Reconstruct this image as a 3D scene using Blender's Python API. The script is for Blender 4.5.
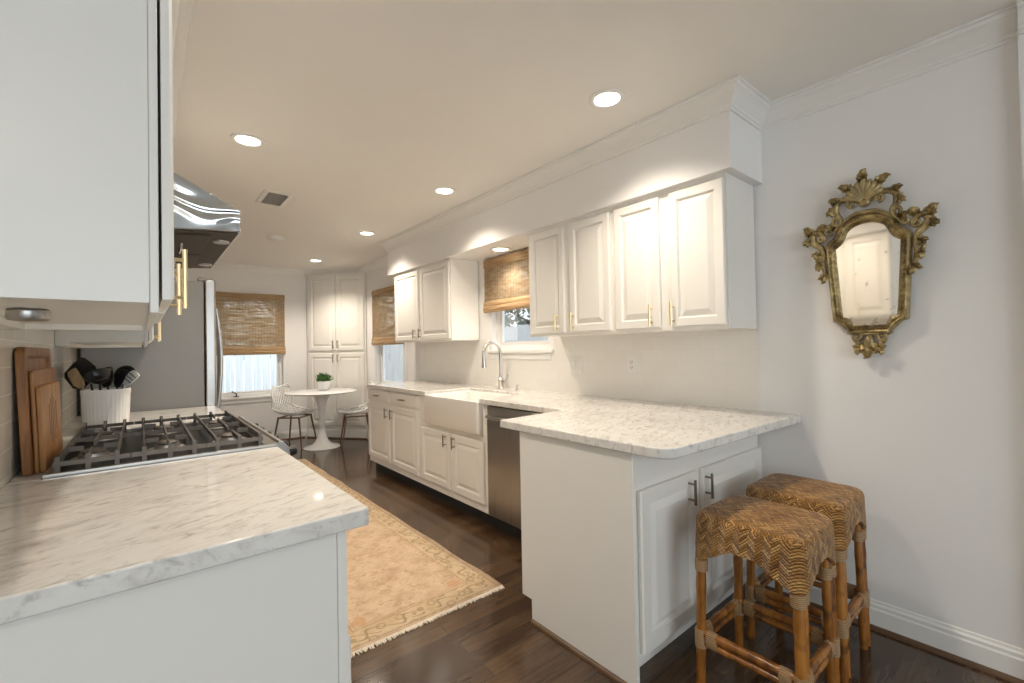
import bpy, bmesh, math, random
from mathutils import Vector, Matrix
from math import sin, cos, pi, radians
random.seed(7)
for o in list(bpy.data.objects): bpy.data.objects.remove(o)
S = bpy.context.scene; COL = S.collection

# ------------------------------------------------------------------ camera
cd = bpy.data.cameras.new('camera'); cam = bpy.data.objects.new('camera', cd); COL.objects.link(cam)
YAW, PITCH, ROLL, CAMH = radians(39.62), radians(.77), radians(-1.05), 1.27
Fv = Vector((sin(YAW)*cos(PITCH), cos(YAW)*cos(PITCH), sin(PITCH)))
R0 = Vector((cos(YAW), -sin(YAW), 0)); U0 = R0.cross(Fv)
Rv = R0*cos(ROLL)+U0*sin(ROLL); Uv = U0*cos(ROLL)-R0*sin(ROLL)
m = Matrix((Rv, Uv, -Fv)).transposed().to_4x4(); m.translation = (0, 0, CAMH)
cam.matrix_world = m
cd.sensor_fit = 'HORIZONTAL'; cd.sensor_width = 36; cd.lens = 36*448.5/1024; cd.clip_start = .02
S.camera = cam

# ------------------------------------------------------------------ world, exposure, daylight
S.view_settings.view_transform = 'Standard'; S.view_settings.look = 'None'
S.view_settings.gamma = 1; S.view_settings.use_curve_mapping = False
S.view_settings.exposure = 0.36
S.cycles.max_bounces = 16; S.cycles.diffuse_bounces = 9
w = bpy.data.worlds.new('World'); S.world = w; w.use_nodes = True
bg = w.node_tree.nodes['Background']
bg.inputs[0].default_value = (.88, .94, 1.0, 1); bg.inputs[1].default_value = 2.5
LAMP_W, LAMP_COL = 51.0, (1.0, .88, .735)
def area_light(name, loc, direction, sx, sy, power, color, spread=180, shape='RECTANGLE'):
    l = bpy.data.lights.new(name, 'AREA'); l.shape = shape; l.size = sx
    if shape == 'RECTANGLE': l.size_y = sy
    l.energy = power; l.color = color; l.spread = radians(spread)
    o = bpy.data.objects.new(name, l); COL.objects.link(o); o.location = loc
    o.rotation_euler = Vector(direction).to_track_quat('-Z', 'Y').to_euler()
    return o
# daylight coming in at the room's back windows (behind the camera) and at the kitchen windows
area_light('daylight_back', (-.2, -3.9, 1.45), (0, 1, 0), 3.2, 1.8, 22, (.76, .92, .96))
# the sky comes in through the window openings (portals only steer the sampling, they give no light)
for nm, loc, d, sx, sy in (('portal_sink', (2.63, 2.93, 1.665), (-1, 0, 0), .74, .83), ('portal_side', (2.63, 5.525, 1.42), (-1, 0, 0), .85, 1.28),
                           ('portal_far', (1.1625, 7.23, 1.36), (0, -1, 0), .845, 1.40), ('portal_back', (-.2, -4.11, 1.425), (0, 1, 0), 3.4, 1.85)):
    area_light(nm, loc, d, sx, sy, 1, (1, 1, 1)).data.cycles.is_portal = True

# ------------------------------------------------------------------ node helpers
class NT:
    def __init__(s, name):
        s.m = bpy.data.materials.new(name); s.m.use_nodes = True; s.t = s.m.node_tree
        s.b = s.t.nodes['Principled BSDF']; s.out = s.t.nodes['Material Output']
    def n(s, typ, ins=None, **props):
        nd = s.t.nodes.new(typ)
        for k, v in props.items(): setattr(nd, k, v)
        for k, v in (ins or {}).items(): s.set(nd.inputs[k], v)
        return nd
    def set(s, sock, v):
        if isinstance(v, bpy.types.NodeSocket): s.t.links.new(v, sock)
        else:
            if isinstance(v, (tuple, list)) and len(v) == 3 and sock.type == 'RGBA': v = (*v, 1)
            sock.default_value = v
    def P(s, **k):
        for a, v in k.items(): s.set(s.b.inputs[a.replace('_', ' ')], v)
    def co(s): return s.n('ShaderNodeTexCoord').outputs['Object']
    def mapping(s, v, scale=(1, 1, 1), rot=(0, 0, 0), loc=(0, 0, 0)):
        return s.n('ShaderNodeMapping', {'Vector': v, 'Scale': scale, 'Rotation': rot, 'Location': loc}).outputs[0]
    def noise(s, v, scale, detail=4, rough=.5, dist=0):
        return s.n('ShaderNodeTexNoise', {'Vector': v, 'Scale': scale, 'Detail': detail, 'Roughness': rough, 'Distortion': dist}).outputs[0]
    def ramp(s, f, stops):
        r = s.n('ShaderNodeValToRGB', {'Fac': f}); e = r.color_ramp.elements
        while len(e) < len(stops): e.new(.5)
        for el, (p, c) in zip(e, stops): el.position = p; el.color = (*c, 1) if len(c) == 3 else c
        return r.outputs[0]
    def mix(s, f, a, b, mode='MIX'):
        x = s.n('ShaderNodeMix', data_type='RGBA', blend_type=mode)
        s.set(x.inputs[0], f); s.set(x.inputs[6], a); s.set(x.inputs[7], b); return x.outputs[2]
    def math(s, op, a, b=0.0, c=0.0):
        x = s.n('ShaderNodeMath', operation=op); s.set(x.inputs[0], a); s.set(x.inputs[1], b); s.set(x.inputs[2], c); return x.outputs[0]
    def sep(s, v): return s.n('ShaderNodeSeparateXYZ', {0: v}).outputs
    def comb(s, x=0.0, y=0.0, z=0.0): return s.n('ShaderNodeCombineXYZ', {0: x, 1: y, 2: z}).outputs[0]
    def bump(s, h, strength=.3, dist=.002):
        s.set(s.b.inputs['Normal'], s.n('ShaderNodeBump', {'Height': h, 'Strength': strength, 'Distance': dist}).outputs[0])
def plain(name, col, rough=.5, metal=0, var=.06, scale=6, bump=0, **k):
    t = NT(name); n = t.noise(t.co(), scale, 3)
    c2 = tuple(max(0, c*(1-var)) for c in col); c1 = tuple(min(1, c*(1+var*.4)) for c in col)
    t.P(Base_Color=t.mix(n, c2, c1), Roughness=rough, Metallic=metal, **k)
    if bump: t.bump(t.noise(t.co(), scale*40, 2), bump, .001)
    return t.m
M = {}
M['cabinet'] = plain('cabinet_paint', (.84, .82, .775), .32, var=.02)
M['panel_gap'] = plain('cabinet_inside', (.10, .09, .08), .8)
M['wall'] = plain('wall_paint', (.84, .83, .82), .6, var=.02, bump=.03)
M['ceiling'] = plain('ceiling_paint', (.86, .84, .80), .7, var=.02)
M['trim'] = plain('trim_paint', (.83, .82, .79), .35, var=.02)
M['white'] = plain('white_enamel', (.86, .86, .85), .2, var=.02)
M['fireclay'] = plain('fireclay_glaze', (.84, .82, .78), .1, var=.02)
M['plastic_white'] = plain('white_plastic', (.82, .81, .78), .35, var=.02)
M['brass'] = plain('brushed_brass', (.76, .62, .37), .28, 1)
M['bronze'] = plain('dark_nickel', (.30, .25, .19), .3, 1)
M['black_iron'] = plain('cast_iron', (.13, .115, .10), .5, .2, bump=.15)
M['rim_steel'] = plain('range_rim_steel', (.42, .41, .39), .32, 1)
M['black'] = plain('black_plastic', (.012, .012, .013), .28)
M['dark_void'] = plain('toe_kick_dark', (.035, .035, .035), .7)  # near-black for toe kicks and the dishwasher tub
M['chrome'] = plain('brushed_nickel', (.62, .60, .57), .22, 1)
M['shoe'] = plain('stained_moulding', (.13, .07, .035), .35, var=.3, scale=14)
M['burner'] = plain('burner_aluminium', (.55, .52, .48), .4, .9)
M['enamel_black'] = plain('black_enamel', (.012, .012, .012), .4, Specular_IOR_Level=.2)
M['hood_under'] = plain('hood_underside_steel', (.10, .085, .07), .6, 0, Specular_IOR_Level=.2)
M['foil'] = plain('white_rim_plastic', (.75, .75, .72), .3)
M['vent_grey'] = plain('vent_shadow_grey', (.24, .225, .21), .7)
M['soil'] = plain('potting_soil', (.05, .03, .02), .9)
M['leaf'] = plain('green_leaf', (.10, .22, .06), .45, var=.5, scale=30)
M['bark'] = plain('tree_bark', (.10, .08, .06), .9, var=.4, scale=20)
M['tree_leaf'] = plain('tree_foliage', (.10, .14, .10), .7, var=.4, scale=3)
M['walnut'] = plain('walnut_leg', (.17, .085, .045), .4, var=.4, scale=25)
M['glass_pane'] = None
def glass():
    t = NT('window_glass')
    tr = t.n('ShaderNodeBsdfTransparent', {'Color': (.96, .98, 1, 1)}).outputs[0]
    gl = t.n('ShaderNodeBsdfGlossy', {'Roughness': .02}).outputs[0]
    fr = t.n('ShaderNodeFresnel', {'IOR': 1.45}).outputs[0]
    mx = t.n('ShaderNodeMixShader', {0: t.math('MULTIPLY', fr, .6), 1: tr, 2: gl}).outputs[0]
    t.t.links.new(mx, t.out.inputs[0]); return t.m
M['glass_pane'] = glass()
def steel(name, col=(.50, .48, .46), rough=.3, axis=(2, 2, 220)):
    t = NT(name); v = t.mapping(t.co(), axis); n = t.noise(v, 1.0, 3)
    t.P(Base_Color=t.mix(n, tuple(c*.86 for c in col), col), Metallic=1.0, Roughness=t.math('MULTIPLY_ADD', n, .14, rough-.07))
    t.bump(n, .04, .0006); return t.m
M['steel'] = steel('stainless_steel')
M['steel_dw'] = steel('dishwasher_steel', (.36, .355, .35), .30, (220, 220, 2))
M['fridge_side'] = plain('fridge_grey_side', (.20, .19, .178), .38, .3, var=.08)
def hood_steel():
    t = NT('polished_hood_steel'); v = t.co()
    n = t.noise(v, 3.2, 0.0, .4, .8)
    t.P(Base_Color=(.60, .62, .63), Metallic=1.0, Roughness=.07)
    h = t.math('SINE', t.math('MULTIPLY', n, 34.0)); t.bump(h, .35, .006); return t.m
M['hood'] = hood_steel()
def emit(name, col, s):
    t = NT(name); t.P(Base_Color=(.9, .9, .9), Emission_Color=col, Emission_Strength=s); return t.m
M['lens'] = emit('lamp_lens', (1, .93, .80), 6)
def marble():
    t = NT('marble_worktop'); v = t.co()
    r0 = t.mapping(v, (1, 1, 1), (0, 0, radians(-22)))
    cl = t.noise(r0, 2.6, 5, .6, .6)
    a = t.noise(t.mapping(r0, (9, 22, 14)), 2.0, 6, .62, .8)
    b = t.noise(t.mapping(r0, (2.2, 7.5, 5)), 2.3, 7, .68, 1.6)
    base = t.ramp(cl, [(.3, (.66, .645, .615)), (.5, (.755, .735, .70)), (.72, (.80, .785, .755))])
    fl = t.ramp(a, [(.30, (.28, .27, .26)), (.40, (.70, .69, .68)), (.46, (1, 1, 1))])
    ve = t.ramp(b, [(.30, (.55, .53, .51)), (.41, (.84, .82, .80)), (.5, (1, 1, 1))])
    c = t.mix(.48, base, fl, 'MULTIPLY'); c = t.mix(.6, c, ve, 'MULTIPLY')
    t.P(Base_Color=c, Roughness=.055)
    return t.m
M['marble'] = marble()
def floor_wood():
    t = NT('dark_oak_planks'); v = t.co()
    br = t.n('ShaderNodeTexBrick', {'Vector': v, 'Color1': (0, 0, 0, 1), 'Color2': (1, 1, 1, 1), 'Mortar': (.5, .5, .5, 1), 'Scale': 1.0,
        'Mortar Size': .0012, 'Mortar Smooth': .1, 'Bias': 0.0, 'Brick Width': 1.05, 'Row Height': .083}, offset=.37)
    g = t.noise(t.mapping(v, (3, 34, 1)), 2.0, 6, .6, .5); lg = t.noise(t.mapping(v, (1.2, 3, 1)), 1.6, 3)
    tone = t.math('ADD', t.math('MULTIPLY', br.outputs[0], .22), t.math('ADD', t.math('MULTIPLY', g, .46), t.math('MULTIPLY', lg, .42)))
    col = t.ramp(tone, [(.25, (.022, .011, .006)), (.5, (.055, .030, .0155)), (.72, (.108, .063, .033)), (.9, (.165, .105, .06))])
    col = t.mix(t.math('MULTIPLY', br.outputs['Fac'], .8), col, (.012, .007, .005))
    t.P(Base_Color=col, Roughness=t.math('MULTIPLY_ADD', lg, .12, .10), Coat_Weight=.25, Coat_Roughness=.08)
    h = t.math('SUBTRACT', t.math('MULTIPLY', g, .25), br.outputs['Fac']); t.bump(h, .12, .001); return t.m
M['floor'] = floor_wood()
def tile(name, c1, c2, gr, size, bs, rough=.12):
    t = NT(name); x, y, z = t.sep(t.co())
    br = t.n('ShaderNodeTexBrick', {'Vector': t.comb(y, z, 0.0), 'Color1': c1, 'Color2': c2, 'Mortar': gr,
        'Scale': 1.0, 'Mortar Size': size, 'Mortar Smooth': .3, 'Brick Width': .154, 'Row Height': .0775}, offset=.5)
    t.P(Base_Color=br.outputs[0], Roughness=rough)
    t.bump(t.math('MULTIPLY', br.outputs['Fac'], -1.0), bs, .002); return t.m
M['tile'] = tile('white_subway_tile', (.80, .775, .73, 1), (.82, .80, .76, 1), (.765, .74, .70, 1), .0012, .15, .36)
M['tile_left'] = tile('shaded_subway_tile', (.70, .665, .60, 1), (.76, .725, .655, 1), (.86, .84, .80, 1), .0024, .3)  # left wall's white tile, with its beige shading put into the colour
def rattan():
    t = NT('woven_rattan'); v = t.co(); x, y, z = t.sep(v)
    nz = t.math('GREATER_THAN', t.sep(t.n('ShaderNodeTexCoord').outputs['Normal'])[2], .75)
    mixf = lambda p, q: t.math('ADD', t.math('MULTIPLY', p, nz), t.math('MULTIPLY', q, t.math('SUBTRACT', 1.0, nz)))
    wob = t.math('MULTIPLY', t.noise(v, 18, 1), .008)
    a = t.math('ADD', mixf(x, t.math('ADD', x, y)), wob); b = mixf(y, z)
    ph = t.math('ADD', b, t.math('PINGPONG', a, .024))
    st = t.math('DIVIDE', t.math('PINGPONG', ph, .0052), .0052)
    cr = t.math('DIVIDE', t.math('PINGPONG', t.math('SUBTRACT', b, t.math('PINGPONG', a, .024)), .0075), .0075)
    n = t.noise(v, 14, 3, .6); n2 = t.noise(t.comb(t.math('MULTIPLY', t.math('FLOOR', t.math('DIVIDE', ph, .0104)), 3.1), t.math('MULTIPLY', t.math('FLOOR', t.math('DIVIDE', a, .024)), 5.7), 0.0), 1.0, 0)
    c = t.ramp(t.math('ADD', t.math('MULTIPLY', n, .35), t.math('MULTIPLY', n2, .65)), [(.30, (.19, .075, .016)), (.5, (.52, .25, .065)), (.68, (.90, .54, .20))])
    col = t.mix(t.ramp(st, [(.05, (.95, .95, .95)), (.40, (0, 0, 0))]), c, (.045, .022, .009))
    col = t.mix(t.ramp(cr, [(.03, (.75, .75, .75)), (.22, (0, 0, 0))]), col, (.06, .03, .012))
    t.P(Base_Color=col, Roughness=.36)
    t.bump(t.math('ADD', st, t.math('MULTIPLY', cr, .4)), 1.0, .004); return t.m
M['rattan'] = rattan()
def bamboo():
    t = NT('bamboo_pole'); v = t.co()
    n = t.noise(t.mapping(v, (9, 9, 2.2)), 2.2, 4, .6); f = t.noise(t.mapping(v, (60, 60, 6)), 2, 2)
    nodes = t.noise(t.mapping(v, (3, 3, 11)), 1.5, 0)
    c = t.ramp(n, [(.3, (.10, .030, .006)), (.48, (.31, .115, .018)), (.7, (.50, .215, .042))])
    c = t.mix(t.ramp(nodes, [(.62, (0, 0, 0)), (.72, (.75, .75, .75))]), c, (.06, .025, .01))
    t.P(Base_Color=t.mix(t.math('MULTIPLY', f, .25), c, (.12, .055, .02)), Roughness=.22); t.bump(f, .2, .001); return t.m
M['bamboo'] = bamboo()
M['wrap'] = None
def wrapm():
    t = NT('rattan_binding'); v = t.co(); x, y, z = t.sep(v)
    s = t.math('DIVIDE', t.math('PINGPONG', z, .003), .003)
    t.P(Base_Color=t.mix(s, (.22, .115, .045), (.50, .33, .17)), Roughness=.45); t.bump(s, .7, .002); return t.m
M['wrap'] = wrapm()
def blind():
    t = NT('woven_wood_shade'); v = t.co(); x, y, z = t.sep(v)
    al = t.math('ADD', x, y)
    st = t.noise(t.comb(t.math('MULTIPLY', al, 3.0), 0.0, t.math('MULTIPLY', z, 260.0)), 1.0, 2, .6)
    bl = t.noise(t.comb(t.math('MULTIPLY', al, 14.0), 0.0, t.math('MULTIPLY', z, 40.0)), 1.0, 2, .6)
    th = t.math('LESS_THAN', t.math('PINGPONG', al, .0185), .0018)
    k = t.math('ADD', t.math('MULTIPLY', st, .6), t.math('MULTIPLY', bl, .4))
    c = t.ramp(k, [(.34, (.36, .24, .13)), (.5, (.60, .46, .30)), (.64, (.78, .66, .49))])
    c = t.mix(t.math('MULTIPLY', th, .55), c, (.27, .17, .09))
    t.P(Base_Color=c, Roughness=.7); t.bump(st, .5, .002)
    tl = t.n('ShaderNodeBsdfTranslucent', {'Color': c}).outputs[0]; tp = t.n('ShaderNodeBsdfTransparent').outputs[0]
    m1 = t.n('ShaderNodeMixShader', {0: .6, 1: t.b.outputs[0], 2: tl}).outputs[0]
    gap = t.ramp(st, [(.50, (0, 0, 0)), (.60, (.42, .42, .42))])
    m2 = t.n('ShaderNodeMixShader', {0: gap, 1: m1, 2: tp}).outputs[0]
    t.t.links.new(m2, t.out.inputs[0]); return t.m
M['blind'] = blind()
def blind_solid():
    t = NT('woven_wood_fold'); x, y, z = t.sep(t.co())
    st = t.noise(t.comb(t.math('MULTIPLY', t.math('ADD', x, y), 3.0), 0.0, t.math('MULTIPLY', z, 240.0)), 1.0, 2, .6)
    t.P(Base_Color=t.ramp(st, [(.35, (.22, .12, .05)), (.5, (.42, .27, .135)), (.64, (.58, .42, .24))]), Roughness=.7); t.bump(st, .5, .002); return t.m
M['blind_solid'] = blind_solid()
def board(name, a, b, seed):
    t = NT(name); v = t.mapping(t.co(), (30, 30, 3.0), loc=(seed, seed*2, 0)); n = t.noise(v, 1.4, 5, .6, .4)
    t.P(Base_Color=t.ramp(n, [(.32, a), (.68, b)]), Roughness=.42); t.bump(n, .15, .001); return t.m
M['board_dark'] = board('dark_board_wood', (.17, .065, .02), (.36, .165, .055), 1)
M['board_mid'] = board('mid_board_wood', (.26, .11, .035), (.46, .23, .085), 4)
M['board_light'] = board('light_board_wood', (.34, .15, .046), (.56, .30, .115), 9)
M['beech'] = board('pale_utensil_wood', (.42, .29, .16), (.58, .43, .26), 3)
def fence_m():
    t = NT('weathered_fence'); v = t.co(); n = t.noise(t.mapping(v, (14, 14, .8)), 2, 5, .6)
    t.P(Base_Color=t.ramp(n, [(.3, (.58, .585, .59)), (.7, (.76, .765, .77))]), Roughness=.8); return t.m
M['fence'] = fence_m()
M['grass'] = plain('lawn', (.20, .24, .15), .9, var=.4, scale=12)
def gilt():
    t = NT('aged_gilt_wood'); v = t.co(); n = t.noise(v, 22, 5, .65); n2 = t.noise(v, 120, 3)
    c = t.ramp(t.math('ADD', t.math('MULTIPLY', n, .75), t.math('MULTIPLY', n2, .25)), [(.36, (.035, .022, .008)), (.48, (.17, .11, .035)), (.60, (.42, .31, .125)), (.70, (.60, .55, .36))])
    pt = t.n('ShaderNodeNewGeometry').outputs['Pointiness']
    c = t.mix(t.ramp(pt, [(.51, (0, 0, 0)), (.60, (.5, .5, .5))]), c, (.68, .56, .31))  # highlights along convex edges put into the colour
    t.P(Base_Color=c, Metallic=.6, Roughness=.36); t.bump(t.math('ADD', n, n2), .35, .004); return t.m
M['gilt'] = gilt()
def mirror_m():
    t = NT('aged_mirror'); v = t.co(); n = t.noise(v, 38, 5, .7); x, y, z = t.sep(v)
    edge = t.math('MULTIPLY', t.math('SUBTRACT', -.10, z), 5.0); edge.node.use_clamp = True
    k = t.math('ADD', n, t.math('MULTIPLY', edge, .22))
    d = t.ramp(k, [(.62, (0, 0, 0)), (.76, (.7, .7, .7))])
    t.P(Base_Color=t.mix(d, (.95, .915, .85), (.16, .14, .11)), Metallic=1.0, Roughness=t.math('MULTIPLY_ADD', d, .35, .05)); return t.m
M['mirror'] = mirror_m()
def rug_m(hw, hl):
    t = NT('faded_oriental_rug'); v = t.co(); x, y, z = t.sep(v)
    ax = t.math('SUBTRACT', hw, t.math('ABSOLUTE', x)); ay = t.math('SUBTRACT', hl, t.math('ABSOLUTE', y))
    d = t.math('MINIMUM', ax, ay)
    def band(lo, hi): return t.math('MULTIPLY', t.math('GREATER_THAN', d, lo), t.math('LESS_THAN', d, hi))
    n = t.noise(v, 9, 6, .7); n3 = t.noise(v, 90, 2)
    field = t.ramp(n, [(.3, (.40, .275, .17)), (.5, (.53, .385, .255)), (.7, (.61, .465, .325))])
    # sparse field motifs
    mo = t.noise(t.mapping(v, (1, 1.8, 1)), 17, 3, .6, 1.6)
    field = t.mix(t.ramp(mo, [(.57, (0, 0, 0)), (.62, (.6, .6, .6))]), field, (.33, .205, .115))
    border = t.ramp(n, [(.3, (.43, .305, .18)), (.7, (.58, .445, .295))])
    # running vine and medallions in the border
    al = t.math('ADD', x, y); wv = t.math('MULTIPLY', t.math('SINE', t.math('MULTIPLY', t.math('ADD', al, t.math('MULTIPLY', n, .05)), 34.0)), .030)
    vine = t.math('LESS_THAN', t.math('ABSOLUTE', t.math('SUBTRACT', t.math('SUBTRACT', d, .080), wv)), .0055)
    vine2 = t.math('LESS_THAN', t.math('ABSOLUTE', t.math('ADD', t.math('SUBTRACT', d, .080), wv)), .0045)
    vine = t.math('MAXIMUM', vine, t.math('MULTIPLY', vine2, t.math('GREATER_THAN', t.noise(v, 5, 1), .5)))
    vor = t.n('ShaderNodeTexVoronoi', {'Vector': v, 'Scale': 15.0, 'Randomness': .55}, feature='F1').outputs['Distance']
    ring = t.math('MULTIPLY', t.math('GREATER_THAN', vor, .22), t.math('LESS_THAN', vor, .36))
    pat = t.math('MULTIPLY', t.math('MAXIMUM', vine, t.math('MULTIPLY', ring, .8)), t.math('GREATER_THAN', n, .40))
    border = t.mix(t.math('MULTIPLY', pat, .72), border, (.235, .165, .08))
    c = t.mix(band(.028, .135), field, border)
    lines = t.math('MAXIMUM', t.math('MAXIMUM', band(.022, .028), band(.133, .139)), band(.150, .153))
    c = t.mix(t.math('MULTIPLY', lines, .7), c, (.27, .17, .08))
    # corner spandrel flower just inside the border
    dx = t.math('SUBTRACT', ax, .185); dy = t.math('SUBTRACT', ay, .19)
    rr = t.math('SQRT', t.math('ADD', t.math('MULTIPLY', dx, dx), t.math('MULTIPLY', dy, dy)))
    fl = t.math('LESS_THAN', t.math('ADD', rr, t.math('MULTIPLY', t.noise(v, 30, 3, .7, 1.0), .09)), .082)
    c = t.mix(t.math('MULTIPLY', fl, .6), c, (.47, .25, .11))
    t.P(Base_Color=c, Roughness=.95); t.bump(n3, .5, .003); return t.m

# ------------------------------------------------------------------ mesh helpers
V3 = Vector
class MB:
    def __init__(s): s.bm = bmesh.new()
    def box(s, a, b):
        x0, x1 = sorted((a[0], b[0])); y0, y1 = sorted((a[1], b[1])); z0, z1 = sorted((a[2], b[2]))
        v = [s.bm.verts.new(p) for p in ((x0, y0, z0), (x1, y0, z0), (x1, y1, z0), (x0, y1, z0), (x0, y0, z1), (x1, y0, z1), (x1, y1, z1), (x0, y1, z1))]
        for f in ((3, 2, 1, 0), (4, 5, 6, 7), (0, 1, 5, 4), (1, 2, 6, 5), (2, 3, 7, 6), (3, 0, 4, 7)): s.bm.faces.new([v[i] for i in f])
        return s
    def rings(s, rings, cap0=True, cap1=True, closed=True, loop=False):
        R = [[s.bm.verts.new(p) for p in r] for r in rings]
        pairs = list(zip(R, R[1:])) + ([(R[-1], R[0])] if loop else [])
        for a, b in pairs:
            n = len(a)
            for i in range(n if closed else n-1):
                j = (i+1) % n; s.bm.faces.new((a[i], a[j], b[j], b[i]))
        if not loop and closed:
            if cap0: s.bm.faces.new(R[0][::-1])
            if cap1: s.bm.faces.new(R[-1])
        return s
    def cyl(s, p0, p1, r0, r1=None, n=16):
        return s.tube([p0, p1], [r0, r0 if r1 is None else r1], n)
    def tube(s, pts, rad, n=10, loop=False, flat=1.0):
        pts = [V3(p) for p in pts]
        if not isinstance(rad, (list, tuple)): rad = [rad]*len(pts)
        T = []
        for i in range(len(pts)):
            a = pts[i-1] if (i > 0 or loop) else pts[i]; b = pts[(i+1) % len(pts)] if (i < len(pts)-1 or loop) else pts[i]
            d = b-a; T.append(d.normalized() if d.length > 1e-9 else V3((0, 0, 1)))
        up = V3((0, 0, 1)) if abs(T[0].z) < .95 else V3((1, 0, 0))
        u = (up - T[0]*up.dot(T[0])).normalized(); rs = []
        for p, t, r in zip(pts, T, rad):
            u = u - t*u.dot(t)
            u = u.normalized() if u.length > 1e-6 else t.orthogonal().normalized()
            v = t.cross(u)
            rs.append([p+u*(r*cos(2*pi*k/n))+v*(r*flat*sin(2*pi*k/n)) for k in range(n)])
        return s.rings(rs, loop=loop)
    def lathe(s, prof, c=(0, 0, 0), n=32, rfun=None):
        c = V3(c); rs = []
        for r, z in prof:
            rs.append([c+V3(((r*(rfun(k/n, z) if rfun else 1))*cos(2*pi*k/n), (r*(rfun(k/n, z) if rfun else 1))*sin(2*pi*k/n), z)) for k in range(n)])
        return s.rings(rs)
    def prism(s, poly, axis, lo, hi):
        def mk(p, t):
            return {'x': (t, p[0], p[1]), 'y': (p[0], t, p[1]), 'z': (p[0], p[1], t)}[axis]
        return s.rings([[mk(p, lo) for p in poly], [mk(p, hi) for p in poly]])
    def ball(s, c, r, n=12, rot=None):
        c = V3(c); r = (r, r, r) if not isinstance(r, (tuple, list)) else r; h = n//2; rs = []
        for i in range(h+1):
            a = max(.02, min(pi-.02, pi*i/h)); ring = []
            for k in range(n):
                p = V3((r[0]*sin(a)*cos(2*pi*k/n), r[1]*sin(a)*sin(2*pi*k/n), -r[2]*cos(a)))
                if rot: p = rot @ p
                ring.append(c+p)
            rs.append(ring)
        return s.rings(rs)
    def xf(s, mat): bmesh.ops.transform(s.bm, matrix=mat, verts=s.bm.verts); return s
    def build(s, name, mat, parent=None, bevel=0, smooth=True, angle=35, origin=None):
        bmesh.ops.recalc_face_normals(s.bm, faces=s.bm.faces)
        off = V3((0, 0, 0)); root = parent
        while root is not None and root.parent is not None: root = root.parent
        if root is not None: off = V3(root.location)
        elif origin is not None: off = V3(origin)
        if off.length: bmesh.ops.translate(s.bm, vec=-off, verts=s.bm.verts)
        me = bpy.data.meshes.new(name); s.bm.to_mesh(me); s.bm.free()
        if smooth:
            me.polygons.foreach_set('use_smooth', [True]*len(me.polygons)); me.set_sharp_from_angle(angle=radians(angle))
        me.materials.append(M[mat] if isinstance(mat, str) else mat)
        o = bpy.data.objects.new(name, me); COL.objects.link(o)
        if parent is not None: o.parent = parent
        elif origin is not None: o.location = origin
        if bevel:
            b = o.modifiers.new('bevel', 'BEVEL'); b.width = bevel; b.segments = 2; b.limit_method = 'ANGLE'; b.angle_limit = radians(40)
        return o
def thing(name, label, cat, loc, group=None, rz=0):
    o = bpy.data.objects.new(name, None); COL.objects.link(o); o.location = loc; o.rotation_euler = (0, 0, rz); o.empty_display_size = .1
    o['label'] = label; o['category'] = cat
    if group: o['group'] = group
    return o
def tag(o, label, cat, group=None, kind=None):
    o['label'] = label; o['category'] = cat
    if group: o['group'] = group
    if kind: o['kind'] = kind
    return o
def struct(o): o['kind'] = 'structure'; return o
def dup(root, loc, rz=None, label=None, group=None):
    r = root.copy(); COL.objects.link(r); r.location = loc
    if rz is not None: r.rotation_euler = (0, 0, rz)
    if label: r['label'] = label
    if group: r['group'] = group
    def rec(a, b):
        for ch in list(a.children):
            c = ch.copy(); COL.objects.link(c); c.parent = b; rec(ch, c)
    rec(root, r); return r
def sweep(mb, path, prof, side=1, closed=False):
    """profile (out, z) swept along a 2-D path with mitred corners; out is to the left of travel when side=1"""
    P = [V3((p[0], p[1], 0)) for p in path]; rs = []
    for i, p in enumerate(P):
        d0 = (p-P[i-1]).normalized() if i > 0 else None; d1 = (P[i+1]-p).normalized() if i < len(P)-1 else None
        n0 = V3((-d0.y, d0.x, 0)) if d0 else None; n1 = V3((-d1.y, d1.x, 0)) if d1 else None
        if n0 and n1:
            b = (n0+n1); b = b/(b.length_squared/2) if b.length > 1e-6 else n0
        else: b = n0 or n1
        rs.append([p+b*(side*o)+V3((0, 0, z)) for o, z in prof])
    return mb.rings(rs)
class Face:
    """a panel plane: origin, U along the width, N outwards; V is up"""
    def __init__(s, o, U, N): s.o, s.U, s.N = V3(o), V3(U), V3(N)
    def __call__(s, u, v, d): return s.o+s.U*u+V3((0, 0, v))+s.N*d
def raised_door(F, u0, u1, v0, v1, parent, name='door', frame=.055, t=.019, mat='cabinet', flat=False):
    mb = MB()
    def ring(i, d): return [F(u0+i, v0+i, d), F(u1-i, v0+i, d), F(u1-i, v1-i, d), F(u0+i, v1-i, d)]
    if flat: L = [ring(0, .001), ring(0, t-.004), ring(.004, t)]
    else:
        L = [ring(0, .001), ring(0, t-.005), ring(.005, t), ring(frame-.006, t), ring(frame, t-.013), ring(frame+.005, t-.013), ring(frame+.034, t-.001), ring(frame+.036, t-.001)]
    mb.rings(L)
    return mb.build(name, mat, parent, angle=8)
def bar_handle(F, u, v0, v1, d0, parent, mat='brass', r=.0055, off=.03, horizontal=False, v=None):
    mb = MB()
    if horizontal:
        mb.cyl(F(u-(v1-v0)/2, v0, d0+off), F(u+(v1-v0)/2, v0, d0+off), r, n=10)
        for s_ in (-1, 1): mb.cyl(F(u+s_*(v1-v0)*.32, v0, d0-.001), F(u+s_*(v1-v0)*.32, v0, d0+off), r*.8, n=8)
    else:
        mb.cyl(F(u, v0, d0+off), F(u, v1, d0+off), r, n=10)
        L = v1-v0
        for q in (v0+L*.18, v1-L*.18): mb.cyl(F(u, q, d0-.001), F(u, q, d0+off), r*.8, n=8)
    return mb.build('handle', mat, parent)

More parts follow.
